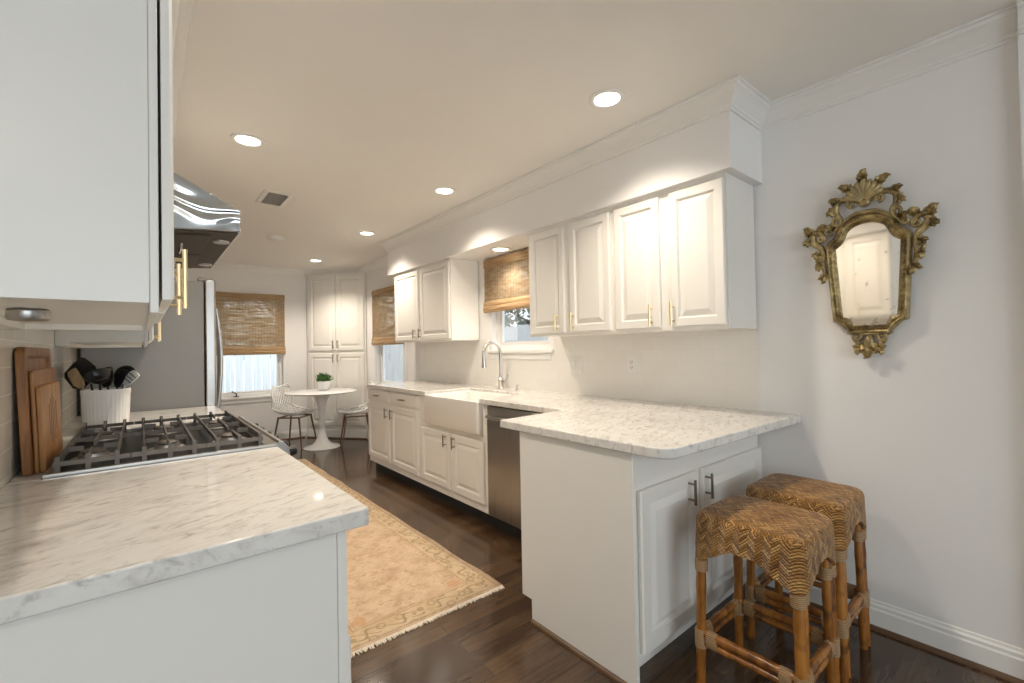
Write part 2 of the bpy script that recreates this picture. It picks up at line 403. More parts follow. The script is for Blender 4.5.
# ------------------------------------------------------------------ room shell
WX, LX, FY, CZ = 2.50, -.30, 7.10, 2.47
def wall_holes_x(name, x0, x1, y0, y1, holes):
    mb = MB(); ys = sorted({y0, y1, *[h[0] for h in holes], *[h[1] for h in holes]})
    for a, b in zip(ys, ys[1:]):
        hs = [h for h in holes if h[0] <= a and h[1] >= b]
        if not hs: mb.box((x0, a, 0), (x1, b, CZ))
        else:
            mb.box((x0, a, 0), (x1, b, hs[0][2])); mb.box((x0, a, hs[0][3]), (x1, b, CZ))
    bmesh.ops.remove_doubles(mb.bm, verts=mb.bm.verts, dist=1e-5)
    return struct(mb.build(name, 'wall', smooth=False))
def wall_holes_y(name, y0, y1, x0, x1, holes, mat='wall'):
    mb = MB(); xs = sorted({x0, x1, *[h[0] for h in holes], *[h[1] for h in holes]})
    for a, b in zip(xs, xs[1:]):
        hs = [h for h in holes if h[0] <= a and h[1] >= b]
        if not hs: mb.box((a, y0, 0), (b, y1, CZ))
        else:
            mb.box((a, y0, 0), (b, y1, hs[0][2])); mb.box((a, y0, hs[0][3]), (b, y1, CZ))
    bmesh.ops.remove_doubles(mb.bm, verts=mb.bm.verts, dist=1e-5)
    return struct(mb.build(name, mat, smooth=False))
struct(MB().box((-3.1, -4.1, -.12), (2.62, 7.22, 0)).build('floor', 'floor', smooth=False))
struct(MB().box((-3.1, -4.1, CZ), (2.62, 7.22, CZ+.12)).build('ceiling', 'ceiling', smooth=False))
SW = (2.56, 3.30, 1.25, 2.08); DW_ = (5.10, 5.95, .78, 2.06); FW = (.74, 1.585, .66, 2.06)
wall_holes_x('wall_right', WX, WX+.12, -4.1, 7.22, [SW, DW_])
wall_holes_y('wall_far', FY, FY+.12, LX-.12, WX, [FW])
struct(MB().box((LX-.12, .95, 0), (LX, FY, CZ)).build('wall_left', 'wall', smooth=False))
struct(MB().box((-3.1, .95, 0), (LX-.12, 1.07, CZ)).build('wall_partition', 'wall', smooth=False))
struct(MB().box((-3.1, -4.1, 0), (-3.0, .95, CZ)).build('wall_left_rear', 'wall', smooth=False))
wall_holes_y('wall_back', -4.1, -4.0, -3.0, WX, [(-1.9, 1.5, .5, 2.35)])
struct(MB().box((2.465, -4.0, 0), (WX-.001, .06, CZ-.001)).build('wall_pier', 'wall', smooth=False))
# diagonal corner behind the pantry
DA, DB = V3((1.885, 7.10, 0)), V3((2.50, 6.455, 0))
struct(MB().prism([(1.885, 7.099), (2.499, 6.455), (2.499, 7.099)], 'z', 2.405, CZ-.001).build('wall_diagonal', 'wall', smooth=False))
# soffit over the sink-side uppers
struct(MB().box((2.14, .95, 2.10), (WX-.001, 4.75, CZ-.001)).build('wall_soffit_right', 'wall', smooth=False))
struct(MB().box((LX+.001, 1.03, 2.10), (.075, 4.6, CZ-.001)).build('wall_soffit_left', 'wall', smooth=False))
CROWN = [(0, CZ-.100), (.008, CZ-.100), (.010, CZ-.088), (.016, CZ-.084), (.018, CZ-.074), (.030, CZ-.062), (.040, CZ-.044), (.054, CZ-.030), (.066, CZ-.024), (.070, CZ-.012), (.080, CZ-.010), (.080, CZ-.0005), (0, CZ-.0005)]
def crown(n, path, side=1): struct(sweep(MB(), path, CROWN, side).build(f'trim_{n}', 'trim', angle=28))
crown(1, [(WX, .06), (WX, .95), (2.14, .95), (2.14, 4.75), (WX, 4.75), (WX, 6.455), (1.885, FY), (LX, FY)])
crown(2, [(2.465, -3.9), (2.465, .058)])
crown(3, [(LX, FY-.1), (LX, 4.6), (.075, 4.6), (.075, 1.03), (-.28, 1.03)])
BASE = [(0, 0), (.016, 0), (.016, .085), (.012, .092), (.012, .105), (.006, .112), (.004, .122), (0, .124)]
def basebd(side_name, path, side=1): struct(sweep(MB(), path, BASE, side).build('baseboard_'+side_name, 'trim', angle=25))
basebd('right', [(WX, .06), (WX, .975)])
basebd('pier', [(2.465, -3.9), (2.465, .058)])
basebd('far', [(1.88, FY), (LX+.02, FY)])
basebd('side', [(WX, 4.68), (WX, 6.26)])
SHOE = [(0, 0.0005), (.016, .0005), (.015, .009), (.010, .015), (.004, .018), (0, .018)]
struct(sweep(MB(), [(WX-.0165, .06), (WX-.0165, .975)], SHOE).build('trim_4', 'shoe'))
struct(sweep(MB(), [(2.4485, -3.9), (2.4485, .058)], SHOE).build('trim_5', 'shoe'))
# backsplashes
mb = MB(); mb.box((WX-.008, .99, .914), (WX-.0005, 2.50, 1.35)); mb.box((WX-.008, 2.50, .914), (WX-.0005, 3.36, 1.215)); mb.box((WX-.008, 3.36, .914), (WX-.0005, 4.60, 1.35))
struct(mb.build('backsplash_right', 'tile', smooth=False))
struct(MB().box((LX+.0005, 1.035, .914), (LX+.008, 4.6, 1.95)).build('backsplash_left', 'tile_left', smooth=False))

# ------------------------------------------------------------------ windows
def window(n, F, w_, z0, z1, depth=.12, sill=True, casing=.06, latch=False, mullion=None):
    """F: plane on the room face of the wall, u along the width (0..w_), N into the room"""
    root = bpy.data.objects.new(f'window_{n}', None); COL.objects.link(root); root.location = F(w_/2, z0, -.05); root['kind'] = 'structure'
    def fbox(mb, u0, u1, v0, v1, d0, d1):
        ps = [F(u, v, d) for d in (d0, d1) for u, v in ((u0, v0), (u1, v0), (u1, v1), (u0, v1))]
        v = [mb.bm.verts.new(p) for p in ps]
        for f in ((0, 1, 2, 3), (4, 5, 6, 7), (0, 1, 5, 4), (1, 2, 6, 5), (2, 3, 7, 6), (3, 0, 4, 7)): mb.bm.faces.new([v[i] for i in f])
    mb = MB(); fr = .045
    for a in ((0, fr, z0, z1), (w_-fr, w_, z0, z1), (fr, w_-fr, z0, z0+fr), (fr, w_-fr, z1-fr, z1)): fbox(mb, *a, -.105, -.05)
    mb.build('window_frame', 'white', root, .003)
    mb = MB(); s_ = fr; sw = .028; mid = (z0+z1)/2
    for a in ((s_, s_+sw, z0+s_, z1-s_), (w_-s_-sw, w_-s_, z0+s_, z1-s_), (s_+sw, w_-s_-sw, z0+s_, z0+s_+sw), (s_+sw, w_-s_-sw, z1-s_-sw, z1-s_), (s_+sw, w_-s_-sw, mid+.10, mid+.135)): fbox(mb, *a, -.09, -.06)
    mb.build('sash', 'white', root, .002)
    mb = MB(); fbox(mb, s_+.01, w_-s_-.01, z0+s_+.01, z1-s_-.01, -.078, -.074); mb.build('pane', 'glass_pane', root, smooth=False)
    if casing:
        mb = MB(); c = casing
        for a in ((-c, 0, z0, z1+c), (w_, w_+c, z0, z1+c), (0, w_, z1, z1+c)): fbox(mb, *a, .0005, .016)
        mb.build('casing', 'trim', root, .003)
    if sill:
        mb = MB(); fbox(mb, -sill, w_+sill, z0-.028, z0-.001, -.048, .028); fbox(mb, -sill*.6, w_+sill*.6, z0-.085, z0-.028, .0005, .014)
        mb.build('window_sill', 'trim', root, .004)
    if latch:
        mb = MB(); u = latch
        fbox(mb, u-.03, u+.03, z0+.0005, z0+.012, -.045, -.015)
        p = [F(u, z0+.01, -.03), F(u+.004, z0+.045, -.02), F(u-.04, z0+.075, .0)]
        mb.tube(p, [.009, .008, .006], 8); mb.ball(F(u-.045, z0+.078, .002), .011, 10)
        mb.build('crank_handle', 'black', root)
    return root
window(1, Face((FW[0], FY, 0), (1, 0, 0), (0, -1, 0)), FW[1]-FW[0], FW[2], FW[3], sill=.06, casing=0, latch=.26)
window(2, Face((WX, SW[1], 0), (0, -1, 0), (-1, 0, 0)), SW[1]-SW[0], SW[2], SW[3], sill=.05, casing=0)
window(3, Face((WX, DW_[1], 0), (0, -1, 0), (-1, 0, 0)), DW_[1]-DW_[0], DW_[2], DW_[3], sill=0, casing=.05)
def roman_blind(F, u0, u1, ztop, zbot, label, group):
    root = thing('roman_blind', label, 'blind', F((u0+u1)/2, zbot, .02), group)
    def wave(u0, u1, prof):
        return [[F(u0, z, d) for d, z in prof], [F(u1, z, d) for d, z in prof]]
    mb = MB(); mb.rings(wave(u0+.004, u1-.004, [(.026, ztop-.02), (.030, zbot+.075), (.033, zbot+.075), (.029, ztop-.02)])); mb.build('shade', 'blind', root, smooth=False)
    mb = MB(); mb.rings(wave(u0, u1, [(.005, ztop), (.034, ztop), (.036, ztop-.075), (.0335, ztop-.075), (.032, ztop-.03), (.005, ztop-.02)])); mb.build('valance', 'blind_solid', root, smooth=False)
    for k, (a, b, dd) in enumerate(((.0, .075, .046), (.045, .105, .041))):
        prof = []
        n = 8
        for i in range(n+1):
            q = i/n; prof.append((.034+(dd-.034)*sin(pi*min(1, q*1.0))*.9+.004*q, zbot+b+(a-b)*q))
        prof += [(.030+(.012*i/n if 0 else 0), zbot+a+(b-a)*i/n) for i in range(n+1)]
        mb = MB(); mb.rings(wave(u0-.002, u1+.002, prof)); mb.build('fold', 'blind_solid', root, angle=60)
    return root
roman_blind(Face((FW[0], FY, 0), (1, 0, 0), (0, -1, 0)), -.06, .865, 2.085, 1.235, 'woven wood roman shade on the far window beside the refrigerator', 'woven roman shades')
roman_blind(Face((WX, SW[1], 0), (0, -1, 0), (-1, 0, 0)), -.075, .80, 2.085, 1.595, 'woven wood roman shade over the sink window', 'woven roman shades')
roman_blind(Face((WX, DW_[1], 0), (0, -1, 0), (-1, 0, 0)), -.06, .90, 2.085, 1.335, 'woven wood roman shade on the side window between pantry and wall cabinet', 'woven roman shades')

# ------------------------------------------------------------------ outside the windows
struct(MB().box((-6, 7.3, -.35), (9, 14, -.3)).build('ground_far', 'grass', smooth=False))
struct(MB().box((2.7, -2, -.35), (9, 7.3, -.3)).build('ground_side', 'grass', smooth=False))
def fence(axis, pos, lo, hi, top, label):
    root = thing('wooden_fence', label, 'fence', (pos, (lo+hi)/2, -.3) if axis == 'x' else ((lo+hi)/2, pos, -.3))
    mb = MB(); a = lo; i = 0
    while a < hi:
        t = top+random.uniform(-.015, .015)
        if axis == 'x': mb.box((pos, a, -.29), (pos+.02, a+.135, t))
        else: mb.box((a, pos, -.29), (a+.135, pos+.02, t))
        a += .143
    mb.build('boards', 'fence', root, smooth=False)
    for z in (.1, 1.2):
        mb = MB()
        if axis == 'x': mb.box((pos+.021, lo, z), (pos+.06, hi, z+.09))
        else: mb.box((lo, pos+.021, z), (hi, pos+.06, z+.09))
        mb.build('rail', 'fence', root, smooth=False)
fence('y', 9.3, -3, 5.2, 1.75, 'pale weathered board fence seen through the far window')
fence('x', 5.4, .5, 9.0, 1.67, 'pale weathered board fence seen through the sink and side windows')
def tree(x, y, h, label, seed):
    rnd = random.Random(seed); root = thing('tree', label, 'tree', (x, y, -.3), 'trees beyond the fence')
    mb = MB(); mb.tube([(x, y, -.3), (x+.05, y, h*.5), (x, y+.05, h)], [.09, .07, .03], 8)
    for k in range(7):
        a = rnd.uniform(0, 6.28); z = h*rnd.uniform(.4, .9); mb.tube([(x, y, z), (x+.7*cos(a), y+.7*sin(a), z+.4)], [.03, .01], 6)
    mb.build('trunk', 'bark', root)
    mb = MB()
    for k in range(1300):
        a = rnd.uniform(0, 6.28); r = 1.5*math.sqrt(rnd.random()); z = h*.45+rnd.uniform(0, h*.75)
        c = V3((x+r*cos(a), y+r*sin(a), z)); s_ = rnd.uniform(.05, .13)
        u = V3((rnd.uniform(-1, 1), rnd.uniform(-1, 1), rnd.uniform(-1, 1))).normalized(); v = u.orthogonal().normalized()
        vs = [mb.bm.verts.new(c+u*s_), mb.bm.verts.new(c+v*s_*.6), mb.bm.verts.new(c-u*s_), mb.bm.verts.new(c-v*s_*.6), mb.bm.verts.new(c+u.cross(v)*s_*.15)]
        for i in range(4): mb.bm.faces.new((vs[i], vs[(i+1) % 4], vs[4]))
    o = mb.build('foliage', 'tree_leaf', root, smooth=False); o['kind'] = 'stuff'
tree(7.2, 7.9, 2.6, 'leafy tree above the fence, left half of the sink window', 3)
tree(9.0, 12.2, 3.2, 'leafy tree above the fence, farther back in the sink window', 8)
tree(.9, 11.5, 2.5, 'leafy tree beyond the fence outside the far window', 5)

# ------------------------------------------------------------------ sink-side base cabinets
FX = 1.87                                  # face-frame plane
def side_face(y_left, x=FX): return Face((x, y_left, 0), (0, -1, 0), (-1, 0, 0))
def base_box(root, y0, y1, x0=FX, zt=.874, toe=.105):
    MB().box((x0, y0, toe), (WX-.012, y1, zt)).build('body', 'cabinet', root, .002)
    MB().box((x0+.065, y0, 0.0), (WX-.012, y1, toe-.001)).build('toe_kick', 'dark_void', root, smooth=False)
drawer_y = None
r = thing('base_cabinet', 'white base cabinet with two drawers over two doors, far end of the sink run', 'cabinet', (2.18, 4.10, 0))
base_box(r, 3.535, 4.66)
F = side_face(4.66)
for (a, b) in ((.012, .525), (.575, 1.11)):
    d = raised_door(F, a, b, .755, .858, r, 'drawer', flat=True)
    bar_handle(F, (a+b)/2, .808, .808+.10, .019, d, 'bronze', horizontal=True)
for i, (a, b) in enumerate(((.012, .525), (.575, 1.11))):
    d = raised_door(F, a, b, .165, .722, r)
    u = b-.035 if i == 0 else a+.035
    bar_handle(F, u, .60, .70, .019, d, 'bronze')
r = thing('sink_base_cabinet', 'white sink base cabinet with two doors below the farmhouse sink', 'cabinet', (2.18, 2.99, 0))
mb = MB(); mb.box((FX, 2.545, .105), (WX-.012, 3.533, .64)); mb.box((FX, 2.545, .64), (WX-.012, 2.598, .874)); mb.box((FX, 3.39, .64), (WX-.012, 3.533, .874)); mb.build('body', 'cabinet', r, .002)
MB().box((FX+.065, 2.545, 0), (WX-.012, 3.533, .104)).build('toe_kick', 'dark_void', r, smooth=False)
F = side_face(3.533)
for i, (a, b) in enumerate(((.033, .50), (.545, .955))):
    d = raised_door(F, a, b, .165, .605, r)
    bar_handle(F, b-.04 if i == 0 else a+.04, .50, .595, .019, d, 'bronze')
# farmhouse sink
r = thing('farmhouse_sink', 'white apron front farmhouse sink set into the marble worktop', 'sink', (2.07, 2.99, .645))
def rr(x0, x1, y0, y1, z, rad, n=5):
    out = []
    for cx_, cy_, a0 in ((x1-rad, y1-rad, 0), (x0+rad, y1-rad, 90), (x0+rad, y0+rad, 180), (x1-rad, y0+rad, 270)):
        for k in range(n+1):
            a = radians(a0+90*k/n); out.append((cx_+rad*cos(a), cy_+rad*sin(a), z))
    return out
x0, x1, y0, y1 = 1.825, 2.29, 2.603, 3.385
mb = MB(); mb.rings([rr(x0+.012, x1, y0+.012, y1-.012, .648, .02), rr(x0, x1, y0, y1, .664, .02), rr(x0, x1, y0, y1, .886, .02), rr(x0+.006, x1-.006, y0+.006, y1-.006, .892, .02),
    rr(x0+.024, x1-.024, y0+.024, y1-.024, .892, .025), rr(x0+.030, x1-.030, y0+.030, y1-.030, .884, .03), rr(x0+.036, x1-.036, y0+.036, y1-.036, .70, .04), rr(x0+.07, x1-.07, y0+.07, y1-.07, .682, .03)])
mb.build('basin', 'fireclay', r, angle=40)
mb = MB(); mb.lathe([(.001, .6825), (.04, .6825), (.042, .686), (.03, .687), (.001, .684)], (2.07, 2.99, 0), 20); mb.build('drain', 'chrome', r)
# dishwasher
r = thing('dishwasher', 'stainless steel dishwasher between sink cabinet and peninsula', 'dishwasher', (2.15, 2.22, 0))
MB().box((FX, 1.915, .11), (WX-.02, 2.525, .870)).build('tub', 'dark_void', r)
MB().box((FX-.022, 1.917, .115), (FX-.001, 2.523, .775)).build('door', 'steel_dw', r, .004)
MB().box((FX-.018, 1.917, .782), (FX-.001, 2.523, .866)).build('control_panel', 'rim_steel', r, .004)
mb = MB(); pts = [(FX-.012, 2.505, .80), (FX-.05, 2.485, .80), (FX-.058, 2.44, .80), (FX-.058, 2.0, .80), (FX-.05, 1.955, .80), (FX-.012, 1.935, .80)]; mb.tube(pts, .012, 10); mb.build('handle', 'steel', r)
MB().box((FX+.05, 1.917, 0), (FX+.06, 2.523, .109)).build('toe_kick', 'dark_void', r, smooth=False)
# peninsula cabinet
r = thing('peninsula_cabinet', 'white peninsula cabinet with blank end panel and two raised panel doors', 'cabinet', (1.95, 1.3, 0))
PX = 1.385
MB().prism([(1.0, .105), (1.62, .105), (1.62, .874), (1.0, .874)], 'x', PX+.02, WX-.012).build('body', 'cabinet', r, .002)
MB().box((1.75, 1.621, 0), (WX-.012, 1.912, .874)).build('corner_filler', 'cabinet', r, .002)
MB().box((PX+.021, 1.07, 0), (WX-.012, 1.56, .104)).build('toe_kick', 'cabinet', r, smooth=False)
MB().prism([(.995, 0), (1.565, 0), (1.565, .105), (1.63, .105), (1.63, .874), (.995, .874)], 'x', PX, PX+.019).build('end_panel', 'cabinet', r, .002)
F = Face((PX, .998, 0), (1, 0, 0), (0, -1, 0))
d = raised_door(F, .027, .437, .135, .73, r, frame=.058); bar_handle(F, .352+.01, .61, .712, .019, d, 'bronze')
d = raised_door(F, .487, 1.095, .135, .73, r, frame=.058); bar_handle(F, .502, .607, .713, .019, d, 'bronze')
struct(sweep(MB(), [(PX, .99), (PX, 1.56)], SHOE, 1).build('trim_6', 'shoe'))
# worktop (one continuous piece)
def arc(cx_, cy_, rad, a0, a1, n=6): return [(cx_+rad*cos(radians(a0+(a1-a0)*k/n)), cy_+rad*sin(radians(a0+(a1-a0)*k/n))) for k in range(n+1)]
poly = [(WX-.001, .80), (WX-.001, 4.655), (1.84, 4.655), (1.84, 3.388), (2.293, 3.388), (2.293, 2.600), (1.84, 2.600), (1.84, 1.765), (1.365, 1.755)] + arc(1.365+.075, .835+.075, .075, 180, 270)
o = MB().prism(poly, 'z', .8755, .914).build('worktop', 'marble', bevel=.005, origin=(2.1, 2.6, .8755)); tag(o, 'veined white marble worktop running from the side window to the peninsula', 'worktop')
# faucet
r = thing('kitchen_faucet', 'brushed nickel gooseneck faucet behind the farmhouse sink', 'faucet', (2.40, 3.06, .914))
mb = MB(); mb.lathe([(.030, .9145), (.030, .922), (.024, .928), (.022, .985), (.025, .99), (.025, 1.0), (.017, 1.01)], (2.40, 3.06, 0), 18); mb.build('base', 'chrome', r)
pts = [(2.40, 3.06, 1.0), (2.40, 3.06, 1.20)]
for k in range(1, 13):
    a = pi*k/12*1.03; pts.append((2.40-.09*(1-cos(a)), 3.06, 1.215+.10*sin(a)))
mb = MB(); mb.tube(pts, .0125, 12); mb.build('spout', 'chrome', r)
e = V3(pts[-1]); mb = MB(); mb.tube([e, e+V3((.002, 0, -.05)), e+V3((.004, 0, -.10))], [.014, .018, .022], 14); mb.build('spray_head', 'chrome', r)
mb = MB(); mb.cyl((2.40, 3.06, .965), (2.40, 3.01, .975), .012, .010, 10); mb.tube([(2.40, 3.01, .975), (2.40, 2.985, .995), (2.40, 2.96, 1.04)], [.009, .007, .006], 8); mb.build('lever', 'chrome', r)
o = MB().lathe([(.018, .9145), (.018, .918), (.010, .924), (.010, .95), (.013, .952), (.013, .96), (.004, .964)], (2.41, 2.85, 0), 14).build('soap_dispenser', 'chrome', origin=(2.41, 2.85, .9145)); tag(o, 'small nickel soap dispenser cap on worktop right of the faucet', 'dispenser')

# ------------------------------------------------------------------ wall cabinets, right
UXF = 2.185
def upper(y0, y1, zb, zt, doors, handles, label, mat='brass', top_mould=True):
    r = thing('wall_cabinet', label, 'cabinet', ((UXF+WX)/2, (y0+y1)/2, zb), 'white wall cabinets')
    MB().box((UXF, y0, zb), (WX-.009, y1, zt)).build('body', 'cabinet', r, .002)
    F = Face((UXF, y1, 0), (0, -1, 0), (-1, 0, 0))
    for (a, b), h in zip(doors, handles):
        d = raised_door(F, y1-a, y1-b, zb+.018, 2.075, r, frame=.05)
        bar_handle(F, y1-h, 1.372 if top_mould else 1.38, 1.492 if top_mould else 1.475, .019, d, mat)
    sweep(MB(), [(UXF, y0), (UXF, y1)] if not top_mould else [(UXF, y0), (UXF, y1)], [(0, 2.077), (.004, 2.077), (.012, 2.088), (.016, 2.099), (0, 2.099)], 1).build('top_moulding', 'cabinet', r)
    return r
upper(1.672, 2.430, 1.345, 2.099, [(2.403, 2.070), (2.018, 1.690)], [2.128, 1.984], 'white two door wall cabinet next to the sink window, brass pulls')
upper(.992, 1.670, 1.345, 2.099, [(1.652, 1.356), (1.292, 1.002)], [1.404, 1.275], 'white two door wall cabinet above the peninsula nearest the gilt mirror')
upper(3.500, 4.665, 1.345, 2.099, [(4.645, 4.105), (4.062, 3.515)], [4.166, 4.048], 'white two door wall cabinet between the sink window and side window', 'bronze', False)
# outlets
def cover(y, z, w_, label, kind):
    r = thing('wall_outlet' if kind == 'outlet' else 'light_switch', label, kind, (WX-.012, y, z))
    MB().box((WX-.0135, y-w_/2, z-.06), (WX-.0085, y+w_/2, z+.06)).build('cover_plate', 'plastic_white', r, .002)
    if kind == 'outlet':
        MB().box((WX-.016, y-.018, z-.035), (WX-.0136, y+.018, z+.035)).build('socket', 'plastic_white', r, .001)
        mb = MB()
        for dz in (-.018, .018):
            for dy in (-.006, .006): mb.box((WX-.0168, y+dy-.0012, z+dz-.006), (WX-.0162, y+dy+.0012, z+dz+.006))
            mb.cyl((WX-.0168, y, z+dz-.012), (WX-.0162, y, z+dz-.012), .0025, n=8)
        mb.build('slots', 'black', r, smooth=False)
    else:
        for dy in (-w_*.25, w_*.25): MB().box((WX-.017, y+dy-.016, z-.033), (WX-.0136, y+dy+.016, z+.033)).build('rocker', 'plastic_white', r, .002)
    return r
cover(1.773, 1.145, .075, 'white duplex outlet on the tile above the peninsula worktop', 'outlet')
cover(2.266, 1.130, .118, 'white double switch plate on tile near the sink window', 'switch')

# ------------------------------------------------------------------ pantry in the diagonal corner
du = (V3((2.49, 6.28, 0))-V3((1.900, 7.025, 0))); Wp = du.length; du.normalize(); dn = V3((du.y, -du.x, 0)); dn = dn if dn.y < 0 else -dn
po = V3((1.900, 7.025, 0))
r = thing('pantry_cabinet', 'tall white corner pantry with four raised panel doors', 'cabinet', (2.2, 6.75, 0))
F = Face(po, du, dn)
def face_pt(u, d): p = po+du*u+dn*d; return (p.x, p.y)
Wp = .950
MB().prism([face_pt(.0, 0), face_pt(Wp, 0), (2.489, 6.35), (2.489, 7.085), (1.90, 7.085)], 'z', 0, 2.40).build('body', 'cabinet', r, .002)
for (v0, v1) in ((1.275, 2.365), (.19, 1.235)):
    for i, (a, b) in enumerate(((.03, Wp/2-.008), (Wp/2+.008, Wp-.03))):
        d = raised_door(F, a, b, v0, v1, r, frame=.06)
        u = b-.03 if i == 0 else a+.03
        bar_handle(F, u, *((1.30, 1.42) if v0 > 1 else (1.10, 1.22)), .019, d, 'bronze')
mb = MB(); sweep(mb, [face_pt(0, 0), face_pt(Wp, 0)], [(0, 0), (.016, 0), (.016, .10), (.008, .125), (0, .125)], -1); mb.build('base_moulding', 'trim', r)
struct(sweep(MB(), [face_pt(0, .0165), face_pt(Wp, .0165)], SHOE, -1).build('trim_7', 'shoe'))
struct(sweep(MB(), [(1.86, FY-.0165), (LX+.02, FY-.0165)], SHOE, 1).build('trim_8', 'shoe'))

# ------------------------------------------------------------------ left side: near counter
r = thing('base_cabinet', 'white painted base cabinet end at lower left under the near marble counter', 'cabinet', (.03, 1.45, 0))
MB().box((LX+.012, 1.03, .0), (.335, 1.868, .872)).build('body', 'cabinet', r, .002)
MB().box((.336, 1.03, .0), (.357, 1.868, .872)).build('face_frame', 'cabinet', r, .002)
F = Face((.357, 1.03, 0), (0, 1, 0), (1, 0, 0))
for (a, b) in ((.65, .80), (.38, .61), (.11, .34)):
    d = raised_door(F, .02 if a < .6 else .06, .80, a, b, r, 'drawer', flat=True, t=.014)
    bar_handle(F, .43, (a+b)/2, (a+b)/2+.12, .014, d, 'brass', horizontal=True, off=.02)
o = MB().prism([(LX+.001, .998), (.397, .998), (.397, 1.872), (LX+.001, 1.872)], 'z', .8735, .914).build('near_worktop', 'marble', bevel=.004, origin=(.05, 1.43, .8735)); tag(o, 'veined marble worktop in the lower left foreground, before the gas range', 'worktop')
# gas range
RY0, RY1, RX0, RX1 = 1.884, 2.790, -.2235, .40
r = thing('gas_range', 'stainless gas range with black cast iron grates between two marble counters', 'range', (.09, 2.33, 0))
MB().box((RX0, RY0, .10), (RX1-.02, RY1, .899)).build('body', 'steel', r, .003)
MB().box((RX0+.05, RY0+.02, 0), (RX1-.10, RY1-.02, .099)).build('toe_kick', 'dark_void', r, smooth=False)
mb = MB(); z0, z1, z2 = .900, .924, .918
outer = [(RX0, RY0), (RX1, RY0), (RX1, RY1), (RX0, RY1)]; inner = [(RX0+.02, RY0+.014), (RX1-.045, RY0+.014), (RX1-.045, RY1-.014), (RX0+.02, RY1-.014)]
mb.rings([[(x, y, z0) for x, y in outer], [(x, y, z1) for x, y in outer], [(x, y, z1) for x, y in inner], [(x, y, z2) for x, y in inner]], cap1=False)
mb.build('rim', 'rim_steel', r, .002)
MB().box((RX0+.018, RY0+.012, .9005), (RX1-.043, RY1-.012, .9175)).build('cooktop', 'enamel_black', r, smooth=False)
mb = MB(); mb.prism([(RX1-.018, .80), (RX1+.035, .80), (RX1+.05, .83), (RX1+.036, .905), (RX1+.02, .925), (RX1+.002, .932), (RX1-.018, .899)], 'y', RY0+.003, RY1-.003); mb.build('control_panel', 'rim_steel', r, .003)
for k in range(6):
    y = RY0+.075+k*(RY1-RY0-.15)/5; c = V3((RX1+.044, y, .868)); ax = V3((1, 0, .18)).normalized()
    mb = MB(); mb.tube([c-ax*.008, c+ax*.006, c+ax*.008, c+ax*.034, c+ax*.038], [.026, .026, .021, .019, .015], 18)
    kb = mb.build('knob', 'black', r)
    mb = MB(); mb.tube([c-ax*.0075, c+ax*.0075], [.029, .028], 18); mb.build('bezel', 'chrome', kb)
dd = MB().box((RX1-.019, RY0+.01, .22), (RX1+.03, RY1-.01, .79)).build('oven_door', 'steel', r, .006)
mb = MB(); mb.tube([(RX1+.03, RY0+.08, .74), (RX1+.075, RY0+.08, .74), (RX1+.075, RY1-.08, .74), (RX1+.03, RY1-.08, .74)], .013, 12); mb.build('handle', 'steel', dd)
gx0, gx1 = RX0+.022, RX1-.05
burn = []
for k in range(3):
    gy0 = RY0+.016+k*(RY1-RY0-.032)/3; gy1 = gy0+(RY1-RY0-.032)/3-.004
gxs = [gx0+.008+i*(gx1-gx0-.016)/8 for i in range(9)]
for k in range(3):                                     # three grates side by side, front to back bars and cross fingers
    a0 = 3*k; xa = gx0 if k == 0 else (gxs[a0-1]+gxs[a0])/2+.001; xb = gx1 if k == 2 else (gxs[a0+2]+gxs[a0+3])/2-.001
    ya, yb = RY0+.018, RY1-.018; zt = .962; mb = MB()
    def bar(mb, p, q, w_=.0075, h=.014):
        p, q = V3(p), V3(q); d = (q-p); d.normalize(); sd = d.cross(V3((0, 0, 1))).normalized()*w_/2; up = V3((0, 0, h))
        mb.rings([[p-sd-up, p+sd-up, p+sd*.75, p-sd*.75], [q-sd-up, q+sd-up, q+sd*.75, q-sd*.75]])
    bar(mb, (xa, ya, zt-.008), (xb, ya, zt-.008), .008, .014); bar(mb, (xa, yb, zt-.008), (xb, yb, zt-.008), .008, .014)
    bar(mb, (xa, (ya+yb)/2, zt-.002), (xb, (ya+yb)/2, zt-.002), .009, .015)
    bar(mb, (xa, ya+.01, zt-.012), (xa, yb-.01, zt-.012), .01, .014) if k == 0 else None
    bar(mb, (xb, ya+.01, zt-.012), (xb, yb-.01, zt-.012), .01, .014) if k == 2 else None
    for i in range(3):
        gx = gxs[a0+i]
        if i != 1:
            bar(mb, (gx, ya, zt+.004), (gx, yb, zt+.004), .007, .016)
        else:
            for (p, q) in ((ya, ya+.16), ((ya+yb)/2-.16, (ya+yb)/2+.16), (yb-.16, yb)): bar(mb, (gx, p, zt+.004), (gx, q, zt+.004), .007, .016)
        for yy in (ya, yb):
            bar(mb, (gx, yy, zt+.004), (gx, yy+(.002), .921), .012, .012) if False else mb.box((gx-.006, yy-.006, .9185), (gx+.006, yy+.006, zt+.006))
    for (yy, s_) in (((ya*3+yb)/4, 1), ((ya+3*yb)/4, 1)):
        bar(mb, (gxs[a0], yy, zt), (gxs[a0]+.042, yy, zt), .010, .015); bar(mb, (gxs[a0+2], yy, zt), (gxs[a0+2]-.042, yy, zt), .010, .015)
    mb.build('grate', 'black_iron', r, smooth=False)
    for yy in ((ya*3+yb)/4, (ya+3*yb)/4):
        cxk = gxs[a0+1]
        mb = MB(); mb.lathe([(.060, .918), (.058, .921), (.040, .922), (.038, .934), (.030, .936)], (cxk, yy, 0), 24); bn = mb.build('burner', 'burner', r)
        mb = MB(); mb.lathe([(.033, .9365), (.034, .942), (.028, .946), (.004, .947)], (cxk, yy, 0), 24); mb.build('burner_cap', 'black_iron', bn)
